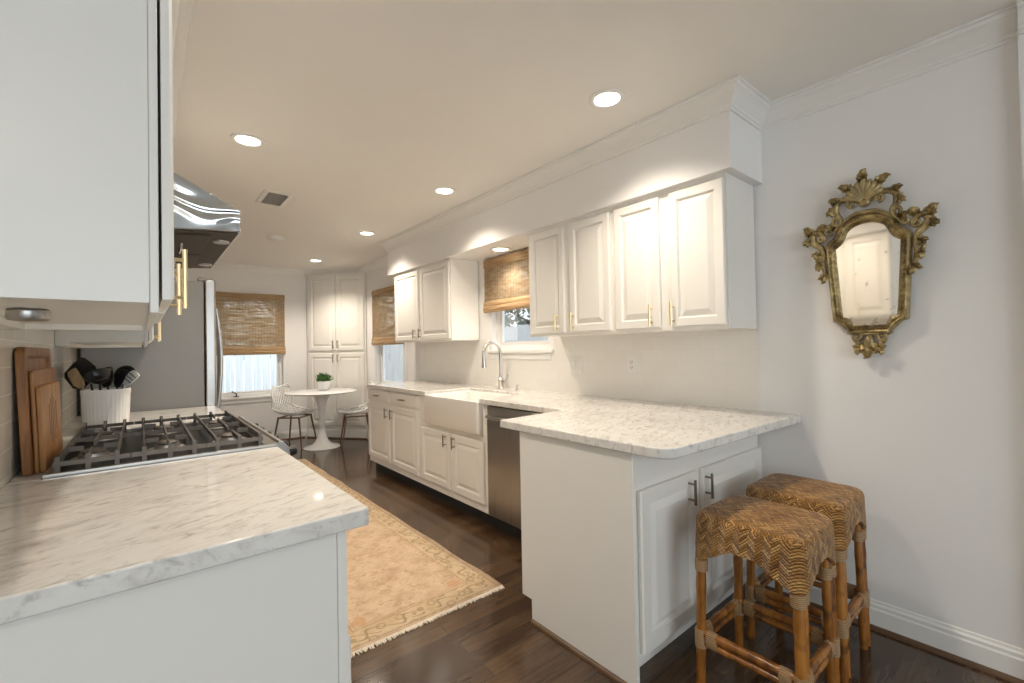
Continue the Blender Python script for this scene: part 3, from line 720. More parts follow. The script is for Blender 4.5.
# counter between range and fridge
r = thing('base_cabinet', 'white base cabinet between the gas range and refrigerator', 'cabinet', (.03, 3.2, 0))
MB().box((LX+.012, 2.795, .10), (.345, 3.625, .872)).build('body', 'cabinet', r, .002)
MB().box((LX+.012, 2.795, 0), (.29, 3.625, .099)).build('toe_kick', 'dark_void', r, smooth=False)
F = Face((.345, 2.795, 0), (0, 1, 0), (1, 0, 0))
for a, b in ((.02, .405), (.425, .81)):
    raised_door(F, a, b, .13, .69, r); raised_door(F, a, b, .71, .855, r, 'drawer', flat=True)
o = MB().prism([(LX+.001, 2.793), (.385, 2.793), (.385, 3.64), (LX+.001, 3.64)], 'z', .8735, .914).build('far_worktop', 'marble', bevel=.004, origin=(.05, 3.2, .8735)); tag(o, 'short marble worktop between the gas range and the refrigerator', 'worktop')
o = MB().box((LX+.009, 1.874, .8735), (RX0-.002, 2.791, .914)).build('worktop_strip', 'marble', bevel=.002, origin=(-.26, 2.33, .8735)); tag(o, 'narrow marble strip behind the range where cutting boards stand', 'worktop')
# refrigerator
r = thing('refrigerator', 'stainless french door refrigerator with grey side panel', 'refrigerator', (.05, 4.1, 0))
MB().box((-.275, 3.655, .02), (.330, 4.565, 1.755)).build('case', 'fridge_side', r, .006)
mb = MB()
for sx in (-.2, .28):
    for sy in (3.70, 4.52): mb.cyl((sx, sy, 0), (sx, sy, .021), .02, n=10)
mb.build('feet', 'black', r)
def fridge_door(y0, y1, z0, z1, name):
    prof = []; n = 10
    prof = [(.338, y0)] + [(.395+.022*sin(pi*k/n), y0+(y1-y0)*k/n) for k in range(n+1)] + [(.338, y1)]
    return MB().prism(prof, 'z', z0, z1).build(name, 'steel', r, .008, angle=30)
d1 = fridge_door(3.657, 4.106, .70, 1.770, 'door'); d2 = fridge_door(4.114, 4.563, .70, 1.770, 'door'); d3 = fridge_door(3.657, 4.563, .06, .69, 'freezer_drawer')
for y, d in ((4.055, d1), (4.165, d2)):
    pts = [(.41, y, 1.63)] + [(.445+.028*sin(pi*k/8), y, 1.60-.78*k/8) for k in range(9)] + [(.41, y, .79)]
    MB().tube(pts, .013, 10).build('handle', 'steel', d)
MB().tube([(.41, 3.75, .60), (.46, 3.77, .60), (.475, 4.11, .60), (.46, 4.45, .60), (.41, 4.47, .60)], .013, 10).build('handle', 'steel', d3)
for y in (3.70, 4.52): MB().box((.30, y-.03, 1.7555), (.385, y+.03, 1.785)).build('hinge_cover', 'fridge_side', r, .006)
# range hood
HY0, HY1 = 1.895, 2.785
r = thing('range_hood', 'polished stainless under cabinet range hood above the gas range', 'hood', (.0, 2.34, 1.70))
prof_h = [(LX+.012, 1.905), (.02, 1.905), (.075, 1.895), (.285, 1.792), (.285, 1.712), (LX+.012, 1.665)]
mb = MB()
side0 = [(x, HY0, z) for x, z in prof_h]; side1 = [(x, HY1, z) for x, z in prof_h]
vs0 = [mb.bm.verts.new(p) for p in side0]; vs1 = [mb.bm.verts.new(p) for p in side1]; n = len(vs0)
mb.bm.faces.new(vs0); mb.bm.faces.new(vs1[::-1])
for i in range(n):
    j = (i+1) % n
    mb.bm.faces.new((vs0[i], vs0[j], vs1[j], vs1[i]))
mb.build('canopy', 'hood', r, .003, angle=20)
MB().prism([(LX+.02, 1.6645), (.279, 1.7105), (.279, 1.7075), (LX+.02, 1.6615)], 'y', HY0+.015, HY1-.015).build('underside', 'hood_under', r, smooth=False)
def hood_z(x): return 1.712-(.285-x)*(1.712-1.665)/(.285-LX-.012)
for (ya, yb) in ((HY0+.05, 2.33), (2.35, HY1-.05)):
    pr = [(-.22, hood_z(-.22)-.005), (.20, hood_z(.20)-.005), (.20, hood_z(.20)-.011), (-.22, hood_z(-.22)-.011)]
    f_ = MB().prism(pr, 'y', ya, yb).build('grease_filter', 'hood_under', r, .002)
    mb = MB(); zz = hood_z(.12)-.012
    mb.tube([(.12, (ya+yb)/2-.05, zz), (.12, (ya+yb)/2-.045, zz-.02), (.12, (ya+yb)/2+.045, zz-.02), (.12, (ya+yb)/2+.05, zz)], .004, 8); mb.build('filter_pull', 'chrome', f_)
for y in (HY0+.16, HY1-.16):
    mb = MB(); mb.lathe([(.001, hood_z(.243)-.012), (.026, hood_z(.243)-.012), (.028, hood_z(.243)-.009), (.028, hood_z(.243)-.005)], (.243, y, 0), 16); mb.build('hood_lamp', 'burner', r)
for k in range(3): MB().box((.2855, 2.26+k*.05, 1.74), (.2875, 2.28+k*.05, 1.76)).build('button', 'black', r)
# wall cabinets, left
def left_upper(y0, y1, zb, zt, doors, handles, label, recess=True):
    r = thing('wall_cabinet', label, 'cabinet', (-.13, (y0+y1)/2, zb), 'white wall cabinets')
    mb = MB(); z = zb+.004
    mb.box((LX+.009, y0, z), (.012, y1, zt))
    mb.box((LX+.009, y1-.03, zb-.012), (.005, y1, z)); mb.box((LX+.009, y0, zb-.012), (LX+.05, y1-.03, z))
    mb.build('body', 'cabinet', r)
    MB().box((.0125, y0, zb-.014), (.026, y1, zt)).build('face_frame', 'cabinet', r, .002)
    F = Face((.030, y0, 0), (0, 1, 0), (1, 0, 0))
    for (a, b), h in zip(doors, handles):
        d = raised_door(F, a-y0, b-y0, zb+.012, 2.075, r, frame=.05)
        if h is not None: bar_handle(F, h-y0, zb+.015, zb+.150, .019, d, 'brass', r=.005)
    return r
ca = left_upper(1.03, 1.868, 1.358, 2.099, [(1.042, 1.345), (1.385, 1.86)], [1.265, 1.475], 'large white wall cabinet filling the upper left corner, end panel towards viewer')
left_upper(2.80, 3.625, 1.325, 2.099, [(2.81, 3.10), (3.14, 3.615)], [3.03, 3.21], 'white wall cabinet beyond the range hood beside the refrigerator')
left_upper(1.872, 2.796, 1.908, 2.099, [(1.885, 2.33), (2.34, 2.785)], [None, None], 'short white wall cabinet above the range hood')
# puck light
o = MB().lathe([(.022, 1.339), (.029, 1.341), (.031, 1.345), (.031, 1.357), (.028, 1.3605)], (-.168, 1.27, 0), 24).build('puck_light', 'steel', origin=(-.168, 1.27, 1.339)); tag(o, 'flat steel puck light under the upper left wall cabinet', 'light')

# ------------------------------------------------------------------ things on the left counter
def leaning(name, y0, y1, h, t, xb, xt, mat, label, round_=.02, grooves=None, group='cutting boards by the range', handle_hole=False):
    """a slab leaning towards the wall: bottom back edge at xb, top back edge at xt"""
    ang = math.atan2(xb-xt, h)
    mb = MB(); hl = (y1-y0)/2; out = []
    for cy_, cz_, a0 in ((hl-round_, h-round_, 0), (-hl+round_, h-round_, 90), (-hl+.006, .006, 180), (hl-.006, .006, 270)):
        rad = round_ if a0 < 180 else .006
        for k in range(5):
            a = radians(a0+90*k/4); out.append((cy_+rad*cos(a), cz_+rad*sin(a)))
    if grooves == 'tray':
        ins = lambda i, d: [(d, *( (p[0]*(1-i/hl), (p[1]-h/2)*(1-2*i/h)+h/2) )) for p in out]
        mb.rings([[(0, *p) for p in out], [(t, *p) for p in out], ins(.028, t), ins(.036, t-.010), ins(.040, t-.010)])
    else: mb.rings([[(0, *p) for p in out], [(t, *p) for p in out]])
    loc = V3((xb+.002, (y0+y1)/2, .9145)); R = Matrix.Rotation(-ang, 4, 'Y')
    root = thing(name, label, 'cutting board', loc, group)
    mb.xf(Matrix.Translation(loc) @ R)
    b_ = mb.build('slab', mat, root, .003, angle=40)
    if grooves == 'lines':
        for k, (u, v0, v1) in enumerate(((-.07, .10, .20), (-.035, .07, .215), (0, .05, .225), (.035, .07, .215), (.07, .10, .20))):
            g = MB(); g.box((t, u-.005, v0), (t+.0012, u+.005, v1)); g.xf(Matrix.Translation(loc) @ R); g.build('juice_groove', 'board_dark', root, smooth=False)
    return root
leaning('cutting_board', 1.95, 2.45, .384, .022, -.2745, -.2905, 'board_dark', 'large dark wooden tray board with a recessed face, rearmost of the stack on the tile', .03, 'tray')
leaning('cutting_board', 1.975, 2.42, .312, .010, -.2515, -.2635, 'board_mid', 'plain mid-height wooden board sandwiched in the leaning stack by the range', .012)
leaning('cutting_board', 1.975, 2.36, .262, .014, -.2405, -.2505, 'board_light', 'small wooden carving board with juice grooves, foremost of the leaning stack', .01, 'lines')
# crock
cc = V3((-.132, 2.975, .9145)); K = .80
def flute(q, z): return 1+(.022*abs(cos(q*pi*34))-.012 if .93 < z < 1.075 else 0)
r = thing('utensil_crock', 'white fluted ceramic crock of utensils behind the gas range', 'crock', cc)
prof = [(.098, .9145), (.104, .92), (.105, .932), (.107, .95), (.110, 1.0), (.112, 1.05), (.113, 1.072), (.116, 1.082), (.117, 1.098), (.115, 1.104), (.110, 1.104), (.107, 1.095), (.102, .94), (.09, .93)]
MB().lathe([(a*K, b) for a, b in prof], (cc.x, cc.y, 0), 136, flute).build('pot', 'white', r, angle=60)
def utensil(name, label, base, top, hd, head, mat='black', r=.006):
    root = thing(name, label, 'utensil', base, 'utensils in the white crock')
    b_, t_ = V3(base), V3(top); d = (Rv*hd[0]+Fv*hd[1]+V3((0, 0, hd[2]))).normalized()
    MB().tube([b_, b_+(t_-b_)*.7, t_], [r, r*.9, r*.7], 8).build('handle', mat, root)
    head(root, t_, d); return root
def slab_head(width, length, mat, thick=.004, toward=(-.5, -.85, 0), taper=.75, slots=0, insert=None, rot=0):
    def f(root, t_, d):
        nrm = V3(toward); nrm = (nrm-d*nrm.dot(d)).normalized(); s_ = d.cross(nrm).normalized()
        prof = [(-width*taper/2*.5, 0), (-width*taper/2, length*.25), (-width/2, length*.8), (-width/2*.8, length*.97), (0, length), (width/2*.8, length*.97), (width/2, length*.8), (width*taper/2, length*.25), (width*taper/2*.5, 0)]
        bend = lambda v: nrm*(-.25*v*v/length)
        mb = MB(); mb.rings([[t_+s_*u+d*v+bend(v)+nrm*thick/2 for u, v in prof], [t_+s_*u+d*v+bend(v)-nrm*thick/2 for u, v in prof]]); h_ = mb.build('head', mat, root)
        if slots:
            mb = MB()
            for k in range(slots):
                u = -width*.3+width*.6*k/(slots-1)
                for q in (.35, .55, .75):
                    c = t_+s_*u+d*(length*q)+bend(length*q)+nrm*(thick/2+.0006); mb.ball(c, .0035, 8)
            mb.build('holes', 'enamel_black', h_)
        if insert:
            pp = [(-width*.22, length*.0), (-width*.3, length*.8), (width*.3, length*.8), (width*.22, length*.0)]
            mb = MB(); mb.rings([[t_+s_*u+d*v+bend(v)+nrm*(thick/2+.004) for u, v in pp], [t_+s_*u+d*v+bend(v)+nrm*(thick/2+.0002) for u, v in pp]]); mb.build('inlay', insert, h_)
    return f
def bowl_head(rx, mat, depth=.03, squash=.8, tilt=(0, -1, .2)):
    def f(root, t_, d):
        n_ = V3(tilt).normalized(); q = n_.to_track_quat('Z', 'Y').to_matrix()
        c = t_+d*rx*.7; rs = []
        for rr_, zz in ((.001, -depth), (.45, -depth*.9), (.8, -depth*.55), (1.0, 0), (.94, .001), (.75, -depth*.45), (.42, -depth*.8), (.001, -depth*.88)):
            rs.append([c+q @ V3((rx*rr_*cos(2*pi*k/24), rx*squash*rr_*sin(2*pi*k/24), zz)) for k in range(24)])
        MB().rings(rs).build('head', mat, root, angle=70)
    return f
zb = .94
def up(du, dv, z): return (cc.x+Rv.x*du+Fv.x*dv, cc.y+Rv.y*du+Fv.y*dv, z)     # du to the right, dv away from the range
TW = tuple(-Fv+V3((0, 0, .3)))
utensil('wooden_turner', 'flat pale wooden turner leaning left in front of the black pan turner', up(-.02, -.045, zb), up(-.060, -.060, 1.118), (-.63, -.05, .78), slab_head(.046, .110, 'beech', .006, TW, 1.0), 'beech')
utensil('pan_turner', 'broad black pan turner leaning far left behind the wooden turner', up(-.03, -.005, zb), up(-.056, -.022, 1.140), (-.80, 0, .60), slab_head(.125, .150, 'black', .005, TW, 1.1), 'black')
utensil('ladle', 'large black ladle bowl at the centre of the crock', up(.012, -.03, zb), up(.010, -.045, 1.135), (0, -.2, 1), bowl_head(.060, 'black', .045, .82, (-.35, .55, .75)), 'black', .007)
utensil('serving_spoon', 'black serving spoon standing behind the ladle, right of centre in the crock', up(.02, .04, zb), up(.040, .055, 1.130), (.1, 0, 1), bowl_head(.056, 'black', .018, .85, (-.6, -.7, .2)), 'black')
utensil('slotted_turner', 'black slotted turner between ladle and white spoon in the crock', up(.045, -.01, zb), up(.056, -.002, 1.112), (.15, 0, 1), slab_head(.050, .085, 'black', .004, TW, .9, 3), 'black')
utensil('slotted_spoon', 'white perforated spoon leaning right out of the crock', up(.045, .03, zb), up(.064, .03, 1.118), (.55, 0, .8), slab_head(.056, .078, 'white', .004, TW, .8, 4), 'white')
utensil('spatula', 'black narrow spatula upright just left of the ladle in the crock', up(-.010, .025, zb), up(-.018, .03, 1.112), (-.30, 0, 1), slab_head(.062, .100, 'black', .010, TW, .9), 'black')

# ------------------------------------------------------------------ ceiling fittings
def downlight(x, y, z, label, power=1.0):
    r = thing('recessed_light', label, 'ceiling light', (x, y, z-.012), 'recessed downlights')
    MB().lathe([(.062, z-.0005), (.088, z-.0005), (.088, z-.005), (.078, z-.010), (.066, z-.008), (.062, z-.004)], (x, y, 0), 36).build('trim_ring', 'trim', r, angle=50)
    MB().lathe([(.001, z-.006), (.0615, z-.0045), (.0615, z-.001), (.001, z-.001)], (x, y, 0), 30).build('lens', 'lens', r)
    l = bpy.data.lights.new('downlight', 'SPOT'); l.energy = LAMP_W*power; l.color = LAMP_COL
    l.spot_size = radians(134); l.spot_blend = 1.0; l.shadow_soft_size = .04
    o = bpy.data.objects.new('downlight', l); COL.objects.link(o); o.location = (x, y, z-.07)
downlight(1.75, 1.357, CZ, 'recessed downlight in the ceiling nearest the peninsula', .88)
downlight(.52, 1.34, CZ, 'recessed downlight over the near left worktop, in line with the peninsula', .75)
downlight(.473, 2.878, CZ, 'recessed downlight on the left over the range aisle', 1.1)
downlight(1.781, 2.92, CZ, 'recessed downlight in the ceiling in front of the sink', .9)
downlight(1.79, 4.46, CZ, 'recessed downlight in the ceiling before the far wall cabinet', 1.05)
downlight(1.79, 6.20, CZ, 'recessed downlight above the round table by the pantry', 1.35)
downlight(2.334, 2.95, 2.10, 'recessed downlight under the soffit above the sink window', .28)
area_light('back_room_lamp', (-.6, -1.4, CZ-.02), (0, 0, -1), .5, .5, 9, (1.0, .86, .70))
r = thing('ceiling_vent', 'white louvred air vent in the ceiling above the aisle', 'vent', (.81, 3.84, CZ-.02))
mb = MB(); x0, x1, y0, y1 = .71, .91, 3.67, 4.03
mb.rings([[(x0, y0, CZ-.0005), (x1, y0, CZ-.0005), (x1, y1, CZ-.0005), (x0, y1, CZ-.0005)], [(x0, y0, CZ-.005), (x1, y0, CZ-.005), (x1, y1, CZ-.005), (x0, y1, CZ-.005)],
    [(x0+.03, y0+.03, CZ-.012), (x1-.03, y0+.03, CZ-.012), (x1-.03, y1-.03, CZ-.012), (x0+.03, y1-.03, CZ-.012)]], cap1=False); mb.build('frame', 'trim', r)
MB().box((x0+.028, y0+.028, CZ-.003), (x1-.028, y1-.028, CZ-.001)).build('backing', 'vent_grey', r, smooth=False)
for k in range(11):
    y = y0+.045+k*(y1-y0-.09)/10
    mb = MB(); mb.rings([[(xx, y-.003, CZ-.0125), (xx, y-.002, CZ-.0125), (xx, y+.003, CZ-.0075), (xx, y+.002, CZ-.0075)] for xx in (x0+.029, x1-.029)]); mb.build('slat', 'trim', r, smooth=False)
r = thing('smoke_detector', 'small round white smoke detector on the ceiling past the vent', 'detector', (1.095, 5.158, CZ-.03))
MB().lathe([(.068, CZ-.0005), (.068, CZ-.012), (.060, CZ-.026), (.045, CZ-.032), (.001, CZ-.033)], (1.095, 5.158, 0), 28).build('housing', 'plastic_white', r)
MB().lathe([(.022, CZ-.0335), (.022, CZ-.036), (.001, CZ-.037)], (1.095, 5.158, 0), 16).build('test_button', 'trim', r)

# ------------------------------------------------------------------ rug
RX, RY, RW, RL = 1.035, 3.77, .445, 1.87
M['rug'] = rug_m(RW, RL)
r = thing('area_rug', 'long faded tan oriental runner rug on the dark wood floor', 'rug', (RX, RY, 0))
mb = MB(); nx, ny = 14, 56; g = [[None]*(ny+1) for _ in range(nx+1)]
top = []
for i in range(nx+1):
    for j in range(ny+1):
        x = RX-RW+2*RW*i/nx; y = RY-RL+2*RL*j/ny
        ex = .004*sin(j*.7) if i in (0, nx) else 0
        g[i][j] = mb.bm.verts.new((x+ex, y, .006+.0012*sin(i*1.7+j*.9)))
for i in range(nx):
    for j in range(ny): mb.bm.faces.new((g[i][j], g[i+1][j], g[i+1][j+1], g[i][j+1]))
o = mb.build('pile', 'rug', r, angle=80); so = o.modifiers.new('thick', 'SOLIDIFY'); so.thickness = .005; so.offset = -1
M['fringe'] = plain('rug_fringe', (.72, .64, .52), .9, var=.2, scale=60)
for ysgn in (-1, 1):
    mb = MB(); x = RX-RW+.004
    while x < RX+RW-.004:
        L = random.uniform(.018, .030); y = RY+ysgn*(RL-.002); dx = random.uniform(-.008, .008)
        mb.tube([(x, y, .005), (x+dx*.5, y+ysgn*L*.5, .004), (x+dx, y+ysgn*L, .003)], [.0030, .0034, .0026], 5); x += .0046
    f_ = mb.build('fringe', 'fringe', r); f_['kind'] = 'stuff'; f_['label'] = 'cream knotted fringe'

# ------------------------------------------------------------------ breakfast table, chairs, plant
TX, TY = 1.84, 6.20
r = thing('tulip_table', 'round white tulip pedestal table in front of the corner pantry', 'table', (TX, TY, 0))
MB().lathe([(.39, .713), (.43, .722), (.445, .730), (.444, .735), (.438, .738), (.001, .738)], (TX, TY, 0), 64).build('tabletop', 'white', r, angle=50)
MB().lathe([(.225, .0005), (.228, .006), (.220, .012), (.17, .024), (.12, .045), (.085, .08), (.062, .13), (.047, .20), (.040, .28), (.038, .36), (.043, .45), (.055, .54), (.078, .63), (.11, .69), (.13, .7125)], (TX, TY, 0), 48).build('pedestal', 'white', r, angle=60)
def shell(u, v):
    """lattice bucket chair surface, u in -1..1 across, v 0 (front edge)..1 (top of the back); chair faces +X"""
    if v < .5:
        q = v/.5; x = .23-.40*q; z = .45-.035*sin(pi*q*.9)+.0*q
    else:
        q = (v-.5)/.5; x = -.17-.09*q-.02*q*q; z = .445+.34*q
    if v >= .42 and v <= .62:
        q = (v-.42)/.2; x -= .012*sin(pi*q); z += .02*(1-abs(2*q-1))*.3
    wdt = .235*(1-.30*max(0, (.28-v)/.28)**2)*(1-.34*max(0, (v-.72)/.28)**2)
    z += .075*abs(u)**2.4*(.35+.9*min(1, v*1.5))*(1-.55*max(0, v-.55)/.45)
    x += .085*abs(u)**2.2*max(0, v-.45)/.55
    return V3((x, u*wdt, z))
def make_chair(loc, rz, label):
    r = thing('lattice_chair', label, 'chair', (0, 0, 0), 'white lattice chairs')
    mb = MB(); N = 9
    def pt(a, b):   # diamond coordinates -> clipped to the shell
        return shell(a*2-1, b)
    for k in range(-N, N*2+1):
        for s_ in (1, -1):
            pts = []
            for i in range(25):
                v = i/24; u = (k/N + s_*v*1.35) if s_ > 0 else (k/N+1 - v*1.35 - 0)
                if 0 <= u <= 1: pts.append(pt(u, v))
            if len(pts) > 2: mb.tube(pts, .0058, 6)
    mb.build('lattice_shell', 'white', r, angle=60)
    ring = [shell(-1, v/16) for v in range(17)]+[shell(u/8, 1) for u in range(-7, 8)]+[shell(1, 1-v/16) for v in range(17)]+[shell(-u/8, 0) for u in range(-7, 8)]
    mb = MB(); mb.tube(ring, .0105, 8, loop=True); mb.build('rim', 'white', r)
    mb = MB(); cs = [(.14, .15), (.14, -.15), (-.14, -.15), (-.14, .15)]
    for i in range(4):
        a, b = cs[i], cs[(i+1) % 4]; mb.tube([(a[0], a[1], .395), (b[0], b[1], .395)], .010, 8)
    mb.build('seat_frame', 'walnut', r)
    for sx, sy in cs:
        MB().tube([(sx, sy, .405), (sx*1.42, sy*1.32, .0015)], [.0125, .009], 10).build('leg', 'walnut', r)
    r.location = loc; r.rotation_euler = (0, 0, rz); return r
ch = make_chair((1.60, 6.56, 0), math.atan2(-.40, .42), 'white lattice chair with walnut legs on the window side of the table')
dup(ch, (2.25, 6.05, 0), math.atan2(.12, -.42), 'white lattice chair with walnut legs on the right, partly behind the end base cabinet')
px_, py_ = 1.91, 6.34
r = thing('potted_plant', 'small leafy green plant in a white pot on the round table', 'plant', (px_, py_, .7385))
MB().lathe([(.055, .7385), (.062, .742), (.080, .79), (.090, .84), (.091, .86), (.084, .86), (.080, .845), (.001, .845)], (px_, py_, 0), 32, lambda q, z: 1+.02*cos(q*2*pi*22)).build('pot', 'white', r, angle=60)
MB().lathe([(.079, .8455), (.04, .852), (.001, .854)], (px_, py_, 0), 16).build('soil', 'soil', r)
mb = MB(); rnd = random.Random(11)
for k in range(150):
    a = rnd.uniform(0, 6.28); el = rnd.uniform(.15, 1.45); L = rnd.uniform(.06, .135)
    d = V3((cos(a)*cos(el), sin(a)*cos(el), sin(el))); c0 = V3((px_+rnd.uniform(-.04, .04), py_+rnd.uniform(-.04, .04), .855)); c = c0+d*L*.8
    s_ = d.cross(V3((rnd.uniform(-1, 1), rnd.uniform(-1, 1), rnd.uniform(-.3, 1)))).normalized(); n_ = d.cross(s_); w_ = rnd.uniform(.014, .024); l_ = rnd.uniform(.018, .03)
    P = [c-d*l_, c+s_*w_*.8-n_*.003, c+d*l_, c-s_*w_*.8-n_*.003, c+n_*.004]; vs = [mb.bm.verts.new(p) for p in P]
    for i in range(4): mb.bm.faces.new((vs[i], vs[(i+1) % 4], vs[4]))
    if k % 5 == 0: mb.tube([c0, c], .0015, 4)
o = mb.build('foliage', 'leaf', r, smooth=False); o['kind'] = 'stuff'

# ------------------------------------------------------------------ rattan stools
def make_stool(label):
    SWd, SD, ZT = .352, .368, .658
    r = thing('bar_stool', label, 'stool', (0, 0, 0), 'woven rattan stools')
    N = 96
    def per(k, s=1.0, grow=0):
        a = 2*pi*k/N; c, s2 = cos(a), sin(a); e = 7.0
        q = (abs(c)**e+abs(s2)**e)**(-1/e); return V3(((SWd/2+grow)*s*c*q, (SD/2+grow)*s*s2*q, 0))
    def drop(k):
        a = 2*pi*k/N; t = abs(sin(2*a))                          # 1 at corners, 0 mid-side
        m_ = abs(((a/(pi/2)) % 1)-.5)*2                           # 1 mid-side, 0 at corner
        return .105+.075*(max(0, 1-m_*1.35))**1.1
    rs = []
    for s_, z in ((.02, .006), (.3, .005), (.6, .002), (.8, -.001), (.92, -.006), (.975, -.015), (1.0, -.030)):
        ring = []
        for k in range(N):
            p = per(k, s_); sad = .022*(p.y/(SD/2))**2*0+.012*(p.x/(SWd/2))**2*0
            p.z = ZT+z+sad; ring.append(p)
        rs.append(ring)
    for q in (.25, .5, .75, 1.0):
        ring = []
        for k in range(N):
            p = per(k, 1.0, .004*q); p.z = ZT-.03-(drop(k)-.03)*q; ring.append(p)
        rs.append(ring)
    for q, g in ((1.0, -.006), (.6, -.010), (.2, -.012)):
        ring = []
        for k in range(N):
            p = per(k, 1.0, g); p.z = ZT-.03-(drop(k)-.03)*q; ring.append(p)
        rs.append(ring)
    MB().rings(rs).build('woven_seat', 'rattan', r, angle=70)
    cx_, cy_ = SWd/2-.030, SD/2-.030
    for sx in (-1, 1):
        for sy in (-1, 1):
            mb = MB()
            for (ox, oy, rr_) in ((0, 0, .0165), (-.037*sx, .0, .0135)):
                pts = []; rad = []
                for i in range(15):
                    z = .0015+(ZT-.065)*i/14 if ox == 0 else .0015+(ZT-.065)*i/14
                    f = 1-z/ZT; pts.append((sx*(cx_+.010*f)+ox, sy*(cy_+.012*f)+oy, z)); rad.append(rr_*(1.10 if i in (4, 9) else 1))
                if ox and sy > 0: continue
                mb.tube(pts, rad, 12)
            lg = mb.build('leg', 'bamboo', r, angle=60)
            mb = MB(); mb.lathe([(.0215, ZT-.215), (.0225, ZT-.21), (.0225, ZT-.178), (.0215, ZT-.174)], (sx*(cx_+.003), sy*(cy_+.003), 0), 16)
            if sy < 0: mb.lathe([(.0195, ZT-.215), (.0200, ZT-.21), (.0200, ZT-.178), (.0195, ZT-.174)], (sx*(cx_+.003)-.037*sx, sy*(cy_+.003), 0), 14)
            mb.build('binding', 'wrap', lg)
            f = 1-.2/ZT
            mb = MB(); mb.lathe([(.0205, .165), (.0215, .17), (.0215, .225), (.0205, .23)], (sx*(cx_+.010*f), sy*(cy_+.012*f), 0), 16); mb.build('binding', 'wrap', lg)
    f = 1-.2/ZT; X_, Y_ = cx_+.010*f, cy_+.012*f
    for (a, b) in (((-X_, -Y_), (X_, -Y_)), ((X_, -Y_), (X_, Y_)), ((X_, Y_), (-X_, Y_)), ((-X_, Y_), (-X_, -Y_))):
        a, b = V3((*a, 0)), V3((*b, 0)); d = (b-a).normalized(); mb = MB()
        for z, rr_ in ((.218, .0145), (.185, .0115)):
            n = 9; mb.tube([a+d*.012+(b-a-d*.024)*i/(n-1)+V3((0, 0, z)) for i in range(n)], [rr_*(1.12 if i in (2, 5) else 1) for i in range(n)], 10)
        st = mb.build('stretcher', 'bamboo', r, angle=60)
        for e_, sg in ((a, 1), (b, -1)):
            mb = MB(); p0 = e_+d*sg*.024+V3((0, 0, .203)); p1 = e_+d*sg*.062+V3((0, 0, .203))
            sd = d.cross(V3((0, 0, 1))).normalized(); ring = lambda p, s_: [p+sd*(.017*s_*cos(2*pi*k/16))+V3((0, 0, .033*s_*sin(2*pi*k/16))) for k in range(16)]
            mb.rings([ring(p0, .94), ring(p0+(p1-p0)*.1, 1), ring(p0+(p1-p0)*.9, 1), ring(p1, .94)]); mb.build('binding', 'wrap', st)
    return r
st = make_stool('woven rattan bar stool with bamboo legs nearest the viewer, standing before the peninsula doors'); st.location = (1.728, .685, 0)
dup(st, (2.175, .695, 0), 0, 'woven rattan bar stool with bamboo legs beside the wall, below the gilt mirror')

# ------------------------------------------------------------------ gilt mirror
MY, MZ = .517, 1.545
r = thing('gilt_mirror', 'carved gilt wall mirror with shell crest and scroll ears on the right wall', 'mirror', (WX, MY, MZ)); mirror_root = r
MX = WX-.002
def mp(u, z, d=0): return V3((MX-d, MY-u*.96, z))             # u to the right as seen, d out of the wall
def outline(k):
    """half outlines (u>=0) from the bottom centre to the top centre, k = offset outward"""
    pts = [(0, 1.340-k), (.062+k*.35, 1.340-k), (.064+k*.5, 1.352-k*.9), (.074+k*.6, 1.368-k*.9), (.088+k*.8, 1.378-k*.6), (.100+k, 1.380-k*.5), (.104+k, 1.42), (.111+k, 1.53), (.118+k, 1.64), (.121+k, 1.695+k*.55), (.110+k*.9, 1.703+k*.8), (.096+k*.7, 1.714+k*.9), (.085+k*.65, 1.730+k), (.079+k*.8, 1.745+k*.9)]
    n = 9
    for i in range(1, n+1):
        a = pi/2*i/n; pts.append(((.077+k)*cos(a) if i < n else 0, 1.745+k*.2+(.047+k*.8)*sin(a)))
    return pts+[(-u, z) for u, z in pts[-2:0:-1]]
rs = []
for k, d in ((.040, .0), (.040, .012), (.036, .024), (.028, .032), (.020, .026), (.014, .028), (.006, .020), (-.001, .010), (-.001, .004)): rs.append([mp(u, z, d) for u, z in outline(k)])
mb = MB(); mb.rings(rs, loop=True); mb.build('frame', 'gilt', r, angle=60)
mb = MB(); mb.rings([[mp(u, z, .004) for u, z in outline(.004)], [mp(u, z, .008) for u, z in outline(.004)]]); mb.build('mirror_glass', 'mirror', r, smooth=False)
def spiral(mb, c, r0, a0, turns, r_t0, r_t1, sg=1, d=.014, n=22, r1f=.25):
    pts, rad = [], []
    for i in range(n):
        q = i/(n-1); a = a0+sg*turns*2*pi*q; rr_ = r0*(1-(1-r1f)*q); pts.append(mp(c[0]+rr_*cos(a), c[1]+rr_*sin(a), d+.006*q)); rad.append(r_t0+(r_t1-r_t0)*q)
    mb.tube(pts, rad, 8)
def curve(mb, pts, rad, d=.012, n=16):
    """Catmull-Rom through 2-D points"""
    P = [pts[0]]+list(pts)+[pts[-1]]; R = [rad[0]]+list(rad)+[rad[-1]]; out, ro = [], []
    for i in range(1, len(P)-2):
        for s_ in range(6):
            t = s_/6; f = lambda a, b, c, e: .5*((2*b)+(-a+c)*t+(2*a-5*b+4*c-e)*t*t+(-a+3*b-3*c+e)*t**3)
            out.append(mp(f(P[i-1][0], P[i][0], P[i+1][0], P[i+2][0]), f(P[i-1][1], P[i][1], P[i+1][1], P[i+2][1]), d)); ro.append(R[i]+(R[i+1]-R[i])*t)
    out.append(mp(*pts[-1], d)); ro.append(rad[-1]); mb.tube(out, ro, 8)
